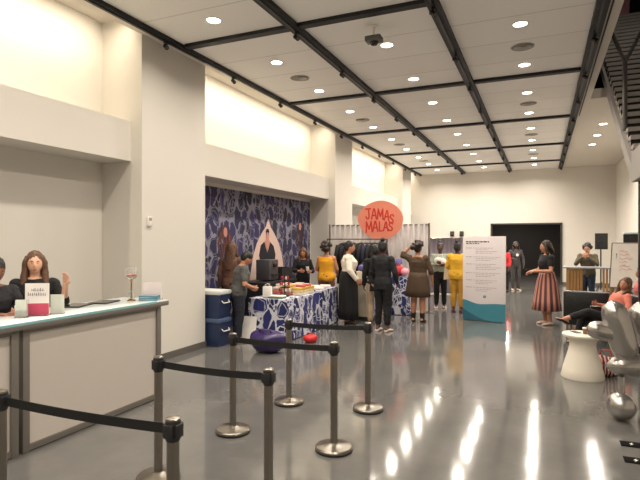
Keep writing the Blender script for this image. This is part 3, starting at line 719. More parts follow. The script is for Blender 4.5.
# pedestal
t = thing('display_pedestal', 'cream display pedestal with a patterned side by the woman in white top', 'pedestal', (-3.66, 11.0, 0), math.radians(8))
mb = MB(); mb.box((0, 0, .045), (.46, .42, .09)); mb.build('plinth', BLACK, t, smooth=False)
mb = MB(); mb.box((0, 0, .59), (.44, .4, 1.0), bev=.006); mb.build('body', mat('cream_laminate', (206, 196, 176), .6), t)
mb = MB(); mb.box((.222, 0, .59), (.006, .38, .98)); mb.build('patterned_side', CLOTH, t, smooth=False)
t = softblob('pouch', 'purple and green pouch on top of the cream pedestal', 'pouch', (-3.7, 10.95, 1.09), (.13, .1, .09), mat('pouch_purple', (96, 84, 150), .7), 9)
mb = MB(); mb.tube([(-.07, 0, .14), (0, 0, .2), (.07, 0, .14)], .008, 8); mb.build('strap', mat('strap_green', (92, 124, 84), .7), t)
# goods on the tall counter
t = softblob('tote_bag', 'red bag on the tall indigo draped counter', 'bag', (-3.22, 12.15, TC), (.16, .1, .14), mat('red_fabric', (196, 40, 44), .6), 3)
mb = MB(); mb.tube([(-.06, 0, .22), (-.04, 0, .31), (.04, 0, .31), (.06, 0, .22)], .008, 8); mb.build('handle', RED, t)
t = thing('pink_ball', 'pale pink round ball at the edge of the tall draped counter', 'ball', (-3.03, 12.1, TC))
mb = MB(); mb.ell((0, 0, .1), (.1, .1, .1), u=24, v=16); mb.build('ball', mat('pink_vinyl', (226, 160, 178), .4), t, angle=180)
mb = MB(); mb.cyl((0, 0, .195), (0, 0, .207), .012, 10); mb.build('valve', PAPER, t)
t = thing('mannequin_head', 'pale mannequin head in a lilac cap on the tall counter', 'mannequin head', (-3.25, 12.36, TC))
mb = MB(); mb.lathe([(.09, 0), (.09, .02), (.045, .05), (.045, .14), (.065, .19), (.08, .26), (.075, .33), (.04, .385), (0, .4)]); mb.build('head_form', PAPER, t, angle=180)
mb = MB(); mb.lathe([(.088, .28), (.086, .34), (.05, .405), (0, .415)]); mb.box((0, -.1, .285), (.13, .1, .012), bev=.004); mb.build('cap', mat('cap_lilac', (112, 104, 170), .7), t)

# ------------------------------------------------------------------ information board
ang = math.atan2(-.2, .925)
t = thing('information_board', 'tall white free-standing information board with a teal foot', 'board', (-1.183, 11.85, 0), ang)
BW = .95
mb = MB(); mb.box((0, 0, .945), (BW, .035, 1.87), bev=.003); mb.build('panel', mat('board_white', (222, 214, 216), .45, var=.02), t)
top = [(BW/2-BW*i/20, .40-.09*(i/20)**2*0+.06*math.exp(-((i/20-1)/.22)**2)-.03*math.exp(-((i/20-.6)/.25)**2)) for i in range(21)]
mb = MB(); mb.prism([(-BW/2, .012), (BW/2, .012)] + top, lambda u, v, w: Vector((u, -.0175-.003*w, v))); mb.build('teal_wave', TEAL, t, smooth=False)
mb = MB(); mb.prism([(-BW/2, .012), (BW/2*.2, .012)] + [(BW/2*.2-.57*i/10, .02+.24*(i/10)**1.5) for i in range(11)], lambda u, v, w: Vector((u, -.0212-.002*w, v))); mb.build('teal_wave', mat('teal_dark', (38, 92, 112), .5), t, smooth=False)
rr = random.Random(9); mb = MB()
def line(z, x0, x1, h):
    x = x0
    while x < x1-.01:
        w = min(rr.uniform(.03, .085), x1-x); mb.box((x+w/2, -.0185, z), (w, .001, h)); x += w+.014
line(1.76, -.40, .12, .030); line(1.72, -.40, -.10, .02); mb.build('title_text', mat('print_dark', (84, 74, 78), .7, var=0), t, smooth=False)
z = 1.62; LT = mat('print_light', (160, 150, 154), .7, var=0)
for blk in ((4, .30), (3, .38), (4, .36), (3, .36), (3, .3), (3, .28)):
    mb = MB(); line(z, -.40, -.27, .014)
    for k in range(blk[0]): line(z-.037*k, -.18 if k else -.24, blk[1]-.1*((k*7+blk[0]) % 3), .010)
    mb.build('schedule_entry', LT, t, smooth=False); z -= .037*blk[0]+.05
mb = MB(); mb.lathe([(.0, -.0005), (.035, -.0005), (.035, .0005), (0, .0005)], seg=20)
o = mb.build('emblem', mat('emblem_blue', (112, 140, 160), .6, var=0), t); o.location = (.02, -.0185, .54); o.rotation_euler = (PI/2, 0, 0)
mb = MB(); mb.box((0, 0, .006), (BW*.9, .3, .012)); mb.build('foot_plate', STEEL, t, smooth=False)

# ------------------------------------------------------------------ right side: high table, speakers, easel, chairs, stool
WOOD = mat('slatted_wood', (150, 112, 66), .55, var=.25, scale=9)
t = thing('high_table', 'wooden high table with a thin grey top under the person in olive jacket', 'table', (.62, 15.0, 0))
mb = MB(); mb.box((.55, .25, 1.07), (1.3, .62, .035), bev=.004); mb.build('table_top', mat('grey_top', (132, 134, 136), .3), t)
mb = MB()
for k in range(5): mb.box((.02+k*.075, 0, .525), (.06, .03, 1.05))
mb.box((.17, .03, .525), (.38, .02, 1.03)); mb.build('slatted_panel', WOOD, t, smooth=False)
mb = MB()
for k in range(3): mb.box((.84+k*.075, 0, .525), (.05, .03, 1.05))
mb.build('slatted_panel', WOOD, t, smooth=False)
mb = MB(); mb.box((.02, .5, .525), (.06, .04, 1.05)); mb.box((1.1, .5, .525), (.06, .04, 1.05)); mb.build('back_leg', WOOD, t, smooth=False)
t = thing('console', 'white equipment table with cables right of the wooden high table', 'table', (2.12, 15.45, 0))
mb = MB(); mb.box((0, 0, 1.03), (.7, .6, .04), bev=.004); mb.build('table_top', WHITE, t)
mb = MB(); mb.box((0, -.27, .55), (.68, .02, .92)); mb.build('front_cloth', mat('grey_cloth', (150, 146, 146), .8), t, smooth=False)
for sx in (-1, 1):
    for sy in (-1, 1):
        mb = MB(); mb.box((sx*.31, sy*.25, .505), (.04, .04, 1.01)); mb.build('leg', WHITE, t, smooth=False)
t = thing('plant_pot', 'small green plant in a white pot on the equipment table', 'plant', (2.02, 15.4, 1.05))
mb = MB(); mb.lathe([(0, 0), (.07, 0), (.09, .12), (.08, .12), (0, .1)]); mb.build('pot', WHITE, t)
mb = MB(); rr = random.Random(3)
for k in range(60):
    a, e = rr.random()*2*PI, rr.uniform(.2, 1.3); L = rr.uniform(.1, .2); d = Vector((math.cos(a)*math.cos(e), math.sin(a)*math.cos(e), math.sin(e)*.7)); p = Vector((0, 0, .1)); q = p+d*L; s = Vector((-math.sin(a), math.cos(a), 0))*.02
    m_ = p+d*L*.6; mb.bm.faces.new([mb.bm.verts.new(v) for v in (p, m_+s, q, m_-s)])
mb.build('foliage', mat('leaf_green', (58, 92, 52), .6, var=.3), t, smooth=False)
t = thing('mixer', 'flat black mixer on the equipment table below the loudspeaker', 'mixer', (2.25, 15.55, 1.05)); mb = MB(); mb.box((0, 0, .04), (.34, .26, .08), bev=.008); mb.build('case', BLACK, t)
for k in range(4):
    mb = MB(); mb.cyl((-.12+.08*k, -.06, .08), (-.12+.08*k, -.06, .1), .012, 10); mb.build('knob', STEEL, t)
def pa(loc, label, hz, rz=0, topcap=None):
    t = thing('loudspeaker', label, 'loudspeaker', loc, rz, None)
    mb = MB(); mb.cyl((0, 0, .3), (0, 0, hz), .02, 12); mb.build('pole', BLACK, t)
    for k in range(3):
        a = k*2*PI/3; mb = MB(); mb.tube([(0, 0, .55), (.38*math.cos(a), .38*math.sin(a), .015)], .013, 8); mb.build('leg', BLACK, t)
    mb = MB(); mb.prism([(-.17, -.15), (.17, -.15), (.12, .15), (-.12, .15)], lambda u, v, w: Vector((u, v, hz+.48*w))); mb.build('cabinet', mat('speaker_black', (22, 21, 22), .6), t, smooth=False)
    mb = MB(); mb.tube([(0, -.152, hz+.16), (0, -.158, hz+.16)], [.12, .115], 24); mb.tube([(0, -.152, hz+.38), (0, -.158, hz+.38)], [.05, .045], 20); mb.build('driver', BLACK, t)
    if topcap:
        mb = MB(); mb.box((0, 0, hz+.505), (.3, .28, .05), bev=.008); mb.build('top_case', topcap, t)
    return t
pa((1.62, 17.4, 0), 'black loudspeaker on a stand behind the equipment table', 1.52)
pa((1.98, 14.45, 0), 'black loudspeaker with pale blue top next to the black post', 1.46, .0, mat('case_paleblue', (196, 212, 216), .5))
# easel with whiteboard
t = thing('whiteboard_easel', 'tilted whiteboard on an easel with pink scribbles behind the lounging woman', 'easel', (1.66, 12.95, 0), math.radians(-10))
mb = MB(); mb.prism([(-.28, .75), (.42, .75), (.42, 1.73), (-.24, 1.73)], lambda u, v, w: Vector((u, -.03*w+.16*(v-.75), v))); mb.build('board', mat('whiteboard', (224, 218, 210), .3), t, smooth=False)
mb = MB()
for p, q in (((-.28, .75), (-.24, 1.73)), ((-.24, 1.73), (.42, 1.73)), ((-.28, .75), (.42, .75)), ((.42, .75), (.42, 1.73))):
    mb.cyl((p[0], -.02+.16*(p[1]-.75), p[1]), (q[0], -.02+.16*(q[1]-.75), q[1]), .014, 8)
mb.build('frame', mat('easel_grey', (96, 90, 88), .5), t)
for x0, y0 in ((-.25, -.1), (.4, -.1), (.08, .5)):
    mb = MB(); mb.tube([(x0, y0, .01), (.08+(x0-.08)*.7, .1, 1.5)], .014, 8); mb.build('leg', MATS['easel_grey'], t)
mb = MB(); rr = random.Random(6)
for k in range(6):
    z = 1.55-.08*k; pts = [(-.1+.05*i, -.033+.16*(z-.75), z+.022*math.sin(i*2.2+k)) for i in range(4+k % 3)]; mb.tube(pts, .005, 6)
mb.build('scribbles', mat('marker_pink', (204, 116, 112), .6), t)
# armchairs
LEA = mat('black_leather', (11, 12, 13), .42, var=.15, bump=.15)
def armchair(label, loc, rz):
    t = thing('armchair', label, 'armchair', loc, rz, 'black lounge armchairs')
    mb = MB(); mb.box((0, 0, .27), (.78, .74, .18), bev=.03); mb.build('base', LEA, t)
    mb = MB(); mb.box((0, -.05, .40), (.54, .60, .12), bev=.04); mb.build('seat_cushion', LEA, t)
    mb = MB(); mb.box((0, .30, .53), (.78, .16, .60), bev=.04); mb.build('backrest', LEA, t)
    for sx in (-1, 1):
        mb = MB(); mb.box((sx*.33, -.04, .41), (.12, .68, .42), bev=.03); mb.build('armrest', LEA, t)
        for sy in (-1, 1):
            mb = MB(); mb.cyl((sx*.33, sy*.3, 0), (sx*.33, sy*.3, .19), .02, 10); mb.build('leg', STEEL, t)
    return t
armchair('black leather armchair with its back to the camera, behind the crossed legs', (.82, 11.15, 0), math.radians(170))
armchair('black leather armchair the reclining woman sits in', (1.27, 10.17, 0), math.radians(-70))
# white stool
t = thing('hourglass_stool', 'white waisted side stool on the glossy floor', 'stool', (.49, 7.52, 0))
mb = MB(); mb.lathe([(0, 0), (.258, 0), (.263, .015), (.238, .12), (.205, .24), (.172, .35), (.158, .42), (.165, .48), (.205, .535), (0, .535)], seg=40); mb.build('pedestal', mat('stool_white', (224, 216, 202), .5, var=.02), t)
mb = MB(); mb.lathe([(0, .535), (.24, .535), (.248, .545), (.248, .565), (.24, .573), (0, .573)], seg=40); mb.build('top', MATS['stool_white'], t)
t = thing('snack_cup', 'small brown cup on the white stool', 'cup', (.52, 7.49, .573)); mb = MB(); mb.lathe([(0, 0), (.028, 0), (.036, .075), (.032, .075), (.025, .01), (0, .01)]); mb.build('cup_body', mat('cup_brown', (120, 88, 58), .5), t)
mb = MB(); mb.lathe([(.037, .07), (.037, .082), (0, .084)]); mb.build('lid', WHITE, t)
t = thing('smartphone', 'dark phone lying on the white stool', 'phone', (.41, 7.57, .573), .5); mb = MB(); mb.box((0, 0, .005), (.075, .15, .009), bev=.003); mb.build('case', BLACK, t)
mb = MB(); mb.box((0, 0, .0098), (.066, .135, .0006)); mb.build('screen', MATS['screen_dark'], t, smooth=False)
t = softblob('patterned_bag', 'red and white patterned bag on the floor behind the stool', 'bag', (.78, 7.75, 0), (.17, .16, .15), mat('patterned_red', (170, 70, 66), .7), 12)
m = MATS['patterned_red']; w = N(m, 'ShaderNodeTexWave'); w.inputs['Scale'].default_value = 7; w.inputs['Distortion'].default_value = 6
cr = N(m, 'ShaderNodeValToRGB'); cr.color_ramp.interpolation = 'CONSTANT'; cr.color_ramp.elements[0].color = (*lin((58, 36, 40)), 1); cr.color_ramp.elements[1].color = (*lin((186, 70, 66)), 1); cr.color_ramp.elements[1].position = .35
e = cr.color_ramp.elements.new(.72); e.color = (*lin((226, 190, 178)), 1)
tcn = N(m, 'ShaderNodeTexCoord'); m.node_tree.links.new(tcn.outputs['Object'], w.inputs['Vector']); m.node_tree.links.new(w.outputs['Fac'], cr.inputs[0]); m.node_tree.links.new(cr.outputs[0], m.node_tree.nodes['Principled BSDF'].inputs['Base Color'])
mb = MB(); mb.tube([(-.08, 0, .22), (-.05, 0, .33), (.05, 0, .33), (.08, 0, .22)], .01, 8); mb.build('handle', RED, t)
# silver balloon sculpture
t = thing('balloon_sculpture', 'large shiny silver balloon animal cut off by the right edge', 'balloon', (.75, 5.95, 0))
SIL = mat('silver_foil', (176, 172, 168), .22, .85, var=.05, bump=.08, bscale=8)
def sausage(nm, a, b, r, ends=(.45, .45), n=12):
    a, b = Vector(a), Vector(b); pts = []; rad = []
    for i in range(n+1):
        f = i/n; k = math.sqrt(max(0, 1-(abs(2*f-1))**4)); e = ends[0] if f < .5 else ends[1]
        pts.append(a+(b-a)*f); rad.append(max(.012, r*k if k > .05 else .012))
    mb = MB(); mb.tube(pts, rad, 28); return mb.build(nm, SIL, t, angle=180)
sausage('balloon_segment', (-.11, -.05, 1.19), (.05, .03, .58), .13)
sausage('balloon_segment', (-.33, -.10, .90), (.02, .02, .84), .095)
sausage('balloon_segment', (-.16, -.03, .52), (.75, .15, .56), .115)
sausage('balloon_segment', (.16, .2, 1.16), (.34, .22, .62), .14)
mb = MB(); mb.ell((-.02, -.06, .136), (.138, .138, .135), u=32, v=20); mb.build('balloon_foot', SIL, t, angle=180)
mb = MB(); mb.tube([(-.02, -.06, .255), (-.02, -.055, .43)], [.034, .032], 18); mb.build('balloon_neck', SIL, t)
mb = MB(); mb.ell((.62, .1, .148), (.155, .155, .148), u=32, v=20); mb.build('balloon_foot', SIL, t, angle=180)
mb = MB(); mb.tube([(.62, .1, .28), (.62, .1, .42)], [.045, .04], 18); mb.build('balloon_neck', SIL, t)
# floor boxes
for (x, y), lab in (((.72, 5.2), 'black floor outlet plate farther from the camera, near the balloon'), ((.70, 4.83), 'black floor outlet plate closest to the bottom right corner')):
    t = thing('floor_outlet', lab, 'floor outlet', (x, y, 0), 0, 'floor outlet plates')
    mb = MB(); mb.box((0, 0, .004), (.17, .12, .008), bev=.002); mb.build('plate', mat('outlet_black', (16, 16, 17), .9, spec=.1), t)
    mb = MB(); mb.prism([(.012, .035), (-.018, -.004), (0, -.002), (-.012, -.035), (.02, .006), (.002, .004)], lambda u, v, w: Vector((u, v, .0082+.0006*w))); mb.build('bolt_mark', PAPER, t, smooth=False)

# ------------------------------------------------------------------ people
def displace(o, fn):
    vs = o.data.vertices; n = len(vs); nr = [0.0]*(3*n); co = [0.0]*(3*n)
    o.data.vertex_normals.foreach_get('vector', nr); vs.foreach_get('co', co)
    for i in range(n):
        c = Vector(co[3*i:3*i+3]); d = fn(c)
        for k in range(3): co[3*i+k] += nr[3*i+k]*d
    vs.foreach_set('co', co); o.data.update()
def gs(x, s): return math.exp(-(x/s)**2)
def head_pt(px, py, pz):
    """unit direction (front = -y) -> sculpted head surface point, head-centre local metres"""
    x, y, z = .074*px, .092*py, .118*pz
    fr = max(0, -py)
    if pz < 0: x *= 1-.30*(-pz)**1.6
    if py > 0: y *= 1.08
    if pz < -.3 and py > 0: y *= 1-.35*(-pz-.3)
    y -= fr*(.010*gs(pz+.82, .22)*gs(px, .4))
    if -.42 < pz < .3:
        ramp = min(1, max(0, (.3-pz)/.5)) if pz > -.22 else max(0, 1-(-.22-pz)/.14)
        y -= fr*.024*ramp*gs(px, .16)
    y += fr*.009*(gs(abs(px)-.40, .17)*gs(pz-.07, .13))
    y -= fr*.004*gs(pz-.27, .1)*gs(abs(px)-.3, .35)
    y -= fr*.005*gs(pz+.50, .08)*gs(px, .28)
    y += fr*.003*gs(pz+.50, .02)*gs(px, .25)
    return Vector((x, y, z))
HEADC = Vector((0, -.018, 1.592))
TORSO = [(.80, .085, .085, 0), (.86, .150, .108, .005), (.92, .168, .118, .008), (.98, .160, .112, .004), (1.05, .142, .100, 0), (1.13, .138, .098, 0), (1.22, .150, .108, 0), (1.30, .160, .112, .004), (1.37, .168, .098, .008), (1.415, .130, .074, .010), (1.445, .072, .060, .010)]
def person(name, label, cat, loc, heading, H=1.68, skin='tan', hair='black', hstyle='short', bulk=1.0, female=True,
           lean=0, nod=0, turn=0, arms=None, legs=None, pelvis=(0, 0, 0), top=None, sleeve=.5, hem=.92, neck=1.43, bottom=None, skirt=None,
           shoes=None, face=True, vox=.009, recline=0, curl=.5, cuff=.10, belly=0, skirt_stripes=None, boots=0, palm=None):
    """one figure; heading = world direction it faces in degrees; joints in metres of a 1.70 m figure, front = -y"""
    s = H/1.70
    t = thing(name, label, cat, loc, math.radians(heading)+PI/2)
    pv = Vector(pelvis); la = math.radians(lean)
    X, Y, Z = Vector((1, 0, 0)), Vector((0, 1, 0)), Vector((0, 0, 1))
    def up(p):
        p = Vector(p); w = min(1, max(0, (p.z-.86)/.16)); a = la*w; dz = p.z-.90
        return Vector((p.x, p.y*math.cos(a)-dz*math.sin(a)*1.0, .90+dz*math.cos(a)+p.y*math.sin(a))) + pv
    HM = Matrix.Translation((0, 0, 1.50)) @ Matrix.Rotation(math.radians(turn), 4, 'Z') @ Matrix.Rotation(math.radians(nod), 4, 'X') @ Matrix.Translation((0, 0, -1.50))
    def hd(p): return up(HM @ Vector(p))
    arms = arms or [((-.225, .02, 1.12), (-.235, -.05, .87)), ((.225, .02, 1.12), (.235, -.05, .87))]
    legs = legs or [((-.095, -.012, .485), (-.10, .02, .085)), ((.095, -.012, .485), (.10, .02, .085))]
    sh = [(-.170 if female else -.185, .01, 1.375), (.170 if female else .185, .01, 1.375)]
    b = 1+(bulk-1)*.8
    def torso(mb, grow, z0, z1):
        st = []
        zs = sorted({z for z, *_ in TORSO if z0 < z < z1} | {z0, z1})
        for z in zs:
            zq = max(z, .87) if grow else z
            for (a, ra, qa, ya), (c, rc, qc, yc) in zip(TORSO, TORSO[1:]):
                if a <= zq <= c+1e-6:
                    f = (zq-a)/(c-a); rx, ry, yo = ra+(rc-ra)*f, qa+(qc-qa)*f, ya+(yc-ya)*f
            kb = bulk if z < 1.36 else 1+(bulk-1)*.4
            rx *= kb*(1 if female else 1.0); ry *= kb
            if not female:
                if z < 1.0: rx *= .93
                if z > 1.2: rx *= 1.06
            if belly and .9 < z < 1.25: ry += belly*gs(z-1.08, .12); yo -= belly*.5*gs(z-1.08, .12)
            if female and 1.18 < z < 1.34: ry += .014; yo -= .012
            p = Vector((0, yo, z)); c0 = up(p); d = (up(p+Z*.01)-up(p-Z*.01)).normalized(); yy = d.cross(X).normalized()
            st.append((c0, X, yy, rx+grow, ry+grow))
        mb.rings(st, 28)
    def limb(mb, pts, rad, grow=0):
        P = []; R = []
        for i in range(len(pts)-1):
            for k in range(4): P.append(pts[i].lerp(pts[i+1], k/4)); R.append(rad[i]+(rad[i+1]-rad[i])*k/4+grow)
        P.append(pts[-1]); R.append(rad[-1]+grow); mb.tube(P, R, 16, rnd=True)
    A = []
    for k in (0, 1):
        S_ = up(sh[k]); A.append((S_, up(arms[k][0]), up(arms[k][1])))
    Lg = []
    for k in (0, 1):
        sx = -1 if k == 0 else 1
        hip = Vector((sx*.088, .005, .875))+pv; kn, an = Vector(legs[k][0]), Vector(legs[k][1]); Lg.append((hip, kn, an))
    RA = [.048*b, .040*b, .027]; RL = [.088*b, .058*b, .040]
    def legline(k):
        hip, kn, an = Lg[k]; sh_ = (an-kn); calf = kn+sh_*.3+Vector((0, .012, 0))
        return [hip, hip.lerp(kn, .5), kn, calf, an], [RL[0], RL[0]*.86, RL[1], RL[1]*.98, RL[2]]
    def toe(k):
        hip, kn, an = Lg[k]; d = legs[k][2] if len(legs[k]) > 2 else None
        return Vector(d).normalized() if d else Vector(((-.12, .12)[k], -1, -.0)).normalized()
    # ---- body
    mb = MB(); torso(mb, 0, .80, 1.445)
    mb.tube([up((0, .012, 1.40)), up((0, .010, 1.47)), hd((0, .004, 1.55))], [.058, .052, .052], 18, rnd=True)
    hv = []
    for i in range(21):
        th = PI*i/20
        hv.append([hd(HEADC+head_pt(math.sin(th)*math.sin(ph), -math.sin(th)*math.cos(ph), math.cos(th))) for ph in (2*PI*j/32 for j in range(32))])
    V = [[mb.bm.verts.new(p) for p in row] for row in hv[1:-1]]
    tp, bt = mb.bm.verts.new(hv[0][0]), mb.bm.verts.new(hv[-1][0])
    for r1, r2 in zip(V, V[1:]):
        for j in range(32): mb.bm.faces.new((r1[j], r2[j], r2[(j+1) % 32], r1[(j+1) % 32]))
    for j in range(32): mb.bm.faces.new((tp, V[0][j], V[0][(j+1) % 32])); mb.bm.faces.new((bt, V[-1][(j+1) % 32], V[-1][j]))
    for sx in (-1, 1): mb.ell(hd(HEADC+Vector((sx*.074, .008, -.005))), (.011, .019, .031), u=12, v=8)
    for k in (0, 1):
        limb(mb, list(A[k]), RA)
        mb.ell(A[k][0]+Vector((0, 0, -.006)), (.056*b, .056*b, .058*b), u=14, v=10)
        pts, rad = legline(k); limb(mb, pts, rad)
        an = Lg[k][2]; f = toe(k)
        mb.tube([an+Vector((0, 0, -.03))-f*.045, an+Vector((0, 0, -.045))+f*.03, an+Vector((0, 0, -.058))+f*.15], [.036, .038, .022], 12, rnd=True)
    for v in mb.bm.verts: v.co *= s
    body = evaluated(mb, [('REMESH', dict(mode='VOXEL', voxel_size=vox)), ('SMOOTH', dict(factor=.5, iterations=3))], 'body', SKIN[skin], t)
    # ---- hands, joined to the same body mesh
    mb = MB()
    for k in (0, 1):
        e, w = A[k][1], A[k][2]; d = (w-e).normalized(); sx = -1 if k == 0 else 1
        hint = Vector(palm[k]) if palm else Vector((-sx, 0, 0))
        n = (hint-d*hint.dot(d)); n = n.normalized() if n.length > .1 else Vector((0, 0, -1)); n = (n-d*n.dot(d)).normalized()
        side = d.cross(n).normalized()
        if side.dot(Vector((0, -1, .3))) < 0: side = -side          # towards the thumb
        mb.rings([(w+d*q, side, n, rx, ry) for q, rx, ry in ((-.02, .024, .020), (.01, .030, .018), (.05, .040, .016), (.085, .040, .013), (.095, .034, .010))], 14)
        for j, (off, L) in enumerate(((.030, .074), (.010, .083), (-.010, .077), (-.029, .060))):
            p = w+d*.083+side*off; dd = d; P = [p]
            for q in range(3):
                dd = (dd*math.cos(curl*.8)+n*math.sin(curl*.8)).normalized() if True else dd
                P.append(P[-1]+dd*L*(.45, .32, .23)[q])
            mb.tube(P, [.0092, .0086, .0080, .0066], 8, rnd=True)
        p = w+d*.022+side*.026; q1 = p+(d*.6+side*.7+n*.25).normalized()*.042; q2 = q1+(d*.85+side*.15+n*.4).normalized()*.034; mb.tube([p, q1, q2], [.013, .0105, .008], 8, rnd=True)
    for v in mb.bm.verts: v.co *= s
    bmesh.ops.recalc_face_normals(mb.bm, faces=mb.bm.faces)
    for f in mb.bm.faces: f.smooth = True
    mb.bm.from_mesh(body.data); mb.bm.to_mesh(body.data); mb.bm.free(); body.data.polygons.foreach_set('use_smooth', [True]*len(body.data.polygons))
    # ---- face
    if face:
        for sx in (-1, 1):
            q = Vector((sx*.40, -math.sqrt(1-.16-.005), .07)); p = HEADC+head_pt(*q)
            mb = MB(); mb.ell(hd(p+Vector((0, .006, 0)))*s, (.0125*s, .0105*s, .0085*s), u=12, v=8)
            mb.ell(hd(p+Vector((0, -.0015, 0)))*s, (.0055*s, .005*s, .0058*s), u=10, v=6, mi=1)
            mb.build('eye', [mat('eye_white', (226, 220, 214), .3, var=0), mat('iris_dark', (34, 26, 22), .2, var=0)], body, angle=180)
            mb = MB(); pts = []
            for i in range(5):
                qx = sx*(.22+.09*i); qz = .235+.03*math.sin(i/4*PI); pp = HEADC+head_pt(qx, -math.sqrt(1-qx*qx-qz*qz), qz)+Vector((0, -.001, 0)); pts.append(hd(pp)*s)
            mb.tube(pts, [.002, .0035, .0038, .003, .0018], 6); mb.build('eyebrow', HAIR[hair if hair != 'light' else 'brown'], body, angle=180)
        mb = MB()
        for zz, rr_ in ((-.475, .0045), (-.53, .0055)):
            pts = []
            for i in range(7):
                qx = -.24+.08*i; qz = zz+(.012 if abs(i-3) == 1 and zz > -.5 else 0)+.03*abs(i-3)/3*(0.5 if zz > -.5 else 1); pp = HEADC+head_pt(qx, -math.sqrt(1-qx*qx-qz*qz), qz); pts.append(hd(pp)*s)
            mb.tube(pts, [.0015, rr_*.8, rr_, rr_*.95, rr_, rr_*.8, .0015], 8)
        mb.build('lips', mat('lips_'+skin, {'light': (186, 96, 92), 'tan': (158, 84, 78), 'brown': (112, 58, 54), 'deep': (92, 48, 48)}[skin], .4, var=.05), body, angle=180)
    # ---- hair
    mb = MB()
    def he(c, r): 
        R3 = (Matrix.Rotation(la, 3, 'X') if True else None) @ HM.to_3x3(); mb.ell(hd(c), r, M=R3, u=22, v=14)
    big = 1.0
    he((0, .012, 1.632), (.083, .105, .100)); he((0, .045, 1.60), (.080, .075, .095))
    if hstyle in ('long', 'bob', 'wavy'):
        zl = {'long': 1.20, 'bob': 1.47, 'wavy': 1.26}[hstyle]
        zs = [1.66-(1.66-zl)*i/6 for i in range(7)]
        st = []
        for i, z in enumerate(zs):
            w = .084+.020*math.sin(i/6*PI)+(.012 if hstyle == 'wavy' else 0); ry = .075-.006*i; yo = .03+.012*i
            c = hd((0, yo, z)) if z > 1.45 else up((0, yo, z)); st.append((c, X, Y, w*(1 if i < 6 else .75), max(.03, ry)))
        mb.rings(st, 24)
        for sx in (-1, 1):
            P = [hd((sx*.072, -.02, 1.66)), hd((sx*.092, -.025, 1.60)), hd((sx*.096, -.015, 1.53)), up((sx*.10, -.03, max(zl, 1.44))), up((sx*.105, -.055, max(zl, 1.36)))]
            if hstyle == 'bob': P = P[:4]
            mb.tube(P, [.022, .027, .03, .034, .024][:len(P)], 10, rnd=True)
    if hstyle == 'bun': he((0, .05, 1.745), (.042, .042, .038)); mb.tube([hd((0, .04, 1.70)), hd((0, .05, 1.74))], .03, 10)
    if hstyle == 'backbun': he((0, .125, 1.64), (.042, .038, .042)); mb.tube([hd((0, .08, 1.63)), hd((0, .12, 1.64))], .03, 10)
    if hstyle in ('big', 'curly'):
        r = random.Random(len(label)); q = 1.35 if hstyle == 'big' else 1.0
        for i in range(26):
            a, e = r.random()*2*PI, r.uniform(-.5, 1.4)
            dx, dy, dz = math.cos(a)*math.cos(e), math.sin(a)*math.cos(e), math.sin(e)
            if dy < -.35 and dz < .55: continue
            rr_ = r.uniform(.034, .05); he((dx*.088*q, .03+dy*.095*q, 1.63+dz*.088*q), (rr_,)*3)
    if hstyle == 'hat': pass
    for v in mb.bm.verts: v.co *= s
    ho = evaluated(mb, [('REMESH', dict(mode='VOXEL', voxel_size=vox*.8)), ('SMOOTH', dict(factor=.5, iterations=2))], 'hair', HAIR[hair], t)
    displace(ho, lambda c: .006*noise.noise(Vector((c.x*70, c.y*70, c.z*18)))+.002)
    # ---- clothes
    if top:
        mb = MB(); torso(mb, .015, hem, neck)
        if sleeve > 0:
            for k in (0, 1):
                S_, E_, W_ = A[k]
                if sleeve <= .5: pts, rad = [S_, S_.lerp(E_, sleeve*2)], [RA[0], RA[0]+(RA[1]-RA[0])*sleeve*2]
                else: pts, rad = [S_, E_, E_.lerp(W_, sleeve*2-1)], [RA[0], RA[1], RA[1]+(RA[2]-RA[1])*(sleeve*2-1)]
                limb(mb, pts, rad, .015)
                mb.ell(S_+Vector((0, 0, -.006)), (.072*b, .070*b, .070*b), u=14, v=10)
        for v in mb.bm.verts: v.co *= s
        o = evaluated(mb, [('REMESH', dict(mode='VOXEL', voxel_size=vox*1.1)), ('SMOOTH', dict(factor=.5, iterations=3))], top[0], top[1], t)
        displace(o, lambda c: .007*noise.noise(c*13)+.003*noise.noise(c*31))
    if bottom:
        mb = MB(); torso(mb, .011, .82, 1.02)
        for k in (0, 1):
            hip, kn, an = Lg[k]; pts, rad = legline(k); end = 1-cuff/.40
            pts = pts[:-1]+[pts[-1].lerp(pts[-2], min(.95, cuff*2.2))]; rad = rad[:-1]+[max(rad[-1], .048)]
            limb(mb, pts, rad, .014)
        for v in mb.bm.verts: v.co *= s
        o = evaluated(mb, [('REMESH', dict(mode='VOXEL', voxel_size=vox*1.1)), ('SMOOTH', dict(factor=.5, iterations=3))], bottom[0], bottom[1], t)
        displace(o, lambda c: .006*noise.noise(Vector((c.x*9, c.y*9, c.z*22))))
    if skirt:
        nm, m, prof, pleats, amp = skirt
        mb = MB(); n = 96; rows = []
        for i, (z, rx, ry) in enumerate(prof):
            f = i/(len(prof)-1); c = up((0, .006, z)) if z > .9 else Vector((0, .006, z))+pv
            rows.append([mb.bm.verts.new((c+X*(rx*math.cos(2*PI*k/n))*(1+amp*f*math.sin(pleats*2*PI*k/n+.4*math.sin(k)))+Y*(ry*math.sin(2*PI*k/n))*(1+amp*f*math.sin(pleats*2*PI*k/n+.4*math.sin(k))))*s) for k in range(n)])
        for r1, r2 in zip(rows, rows[1:]):
            for k in range(n): mb.bm.faces.new((r1[k], r1[(k+1) % n], r2[(k+1) % n], r2[k]))
        bmesh.ops.recalc_face_normals(mb.bm, faces=mb.bm.faces)
        bmesh.ops.solidify(mb.bm, geom=list(mb.bm.faces), thickness=.005)
        mb.build(nm, m, t, angle=180)
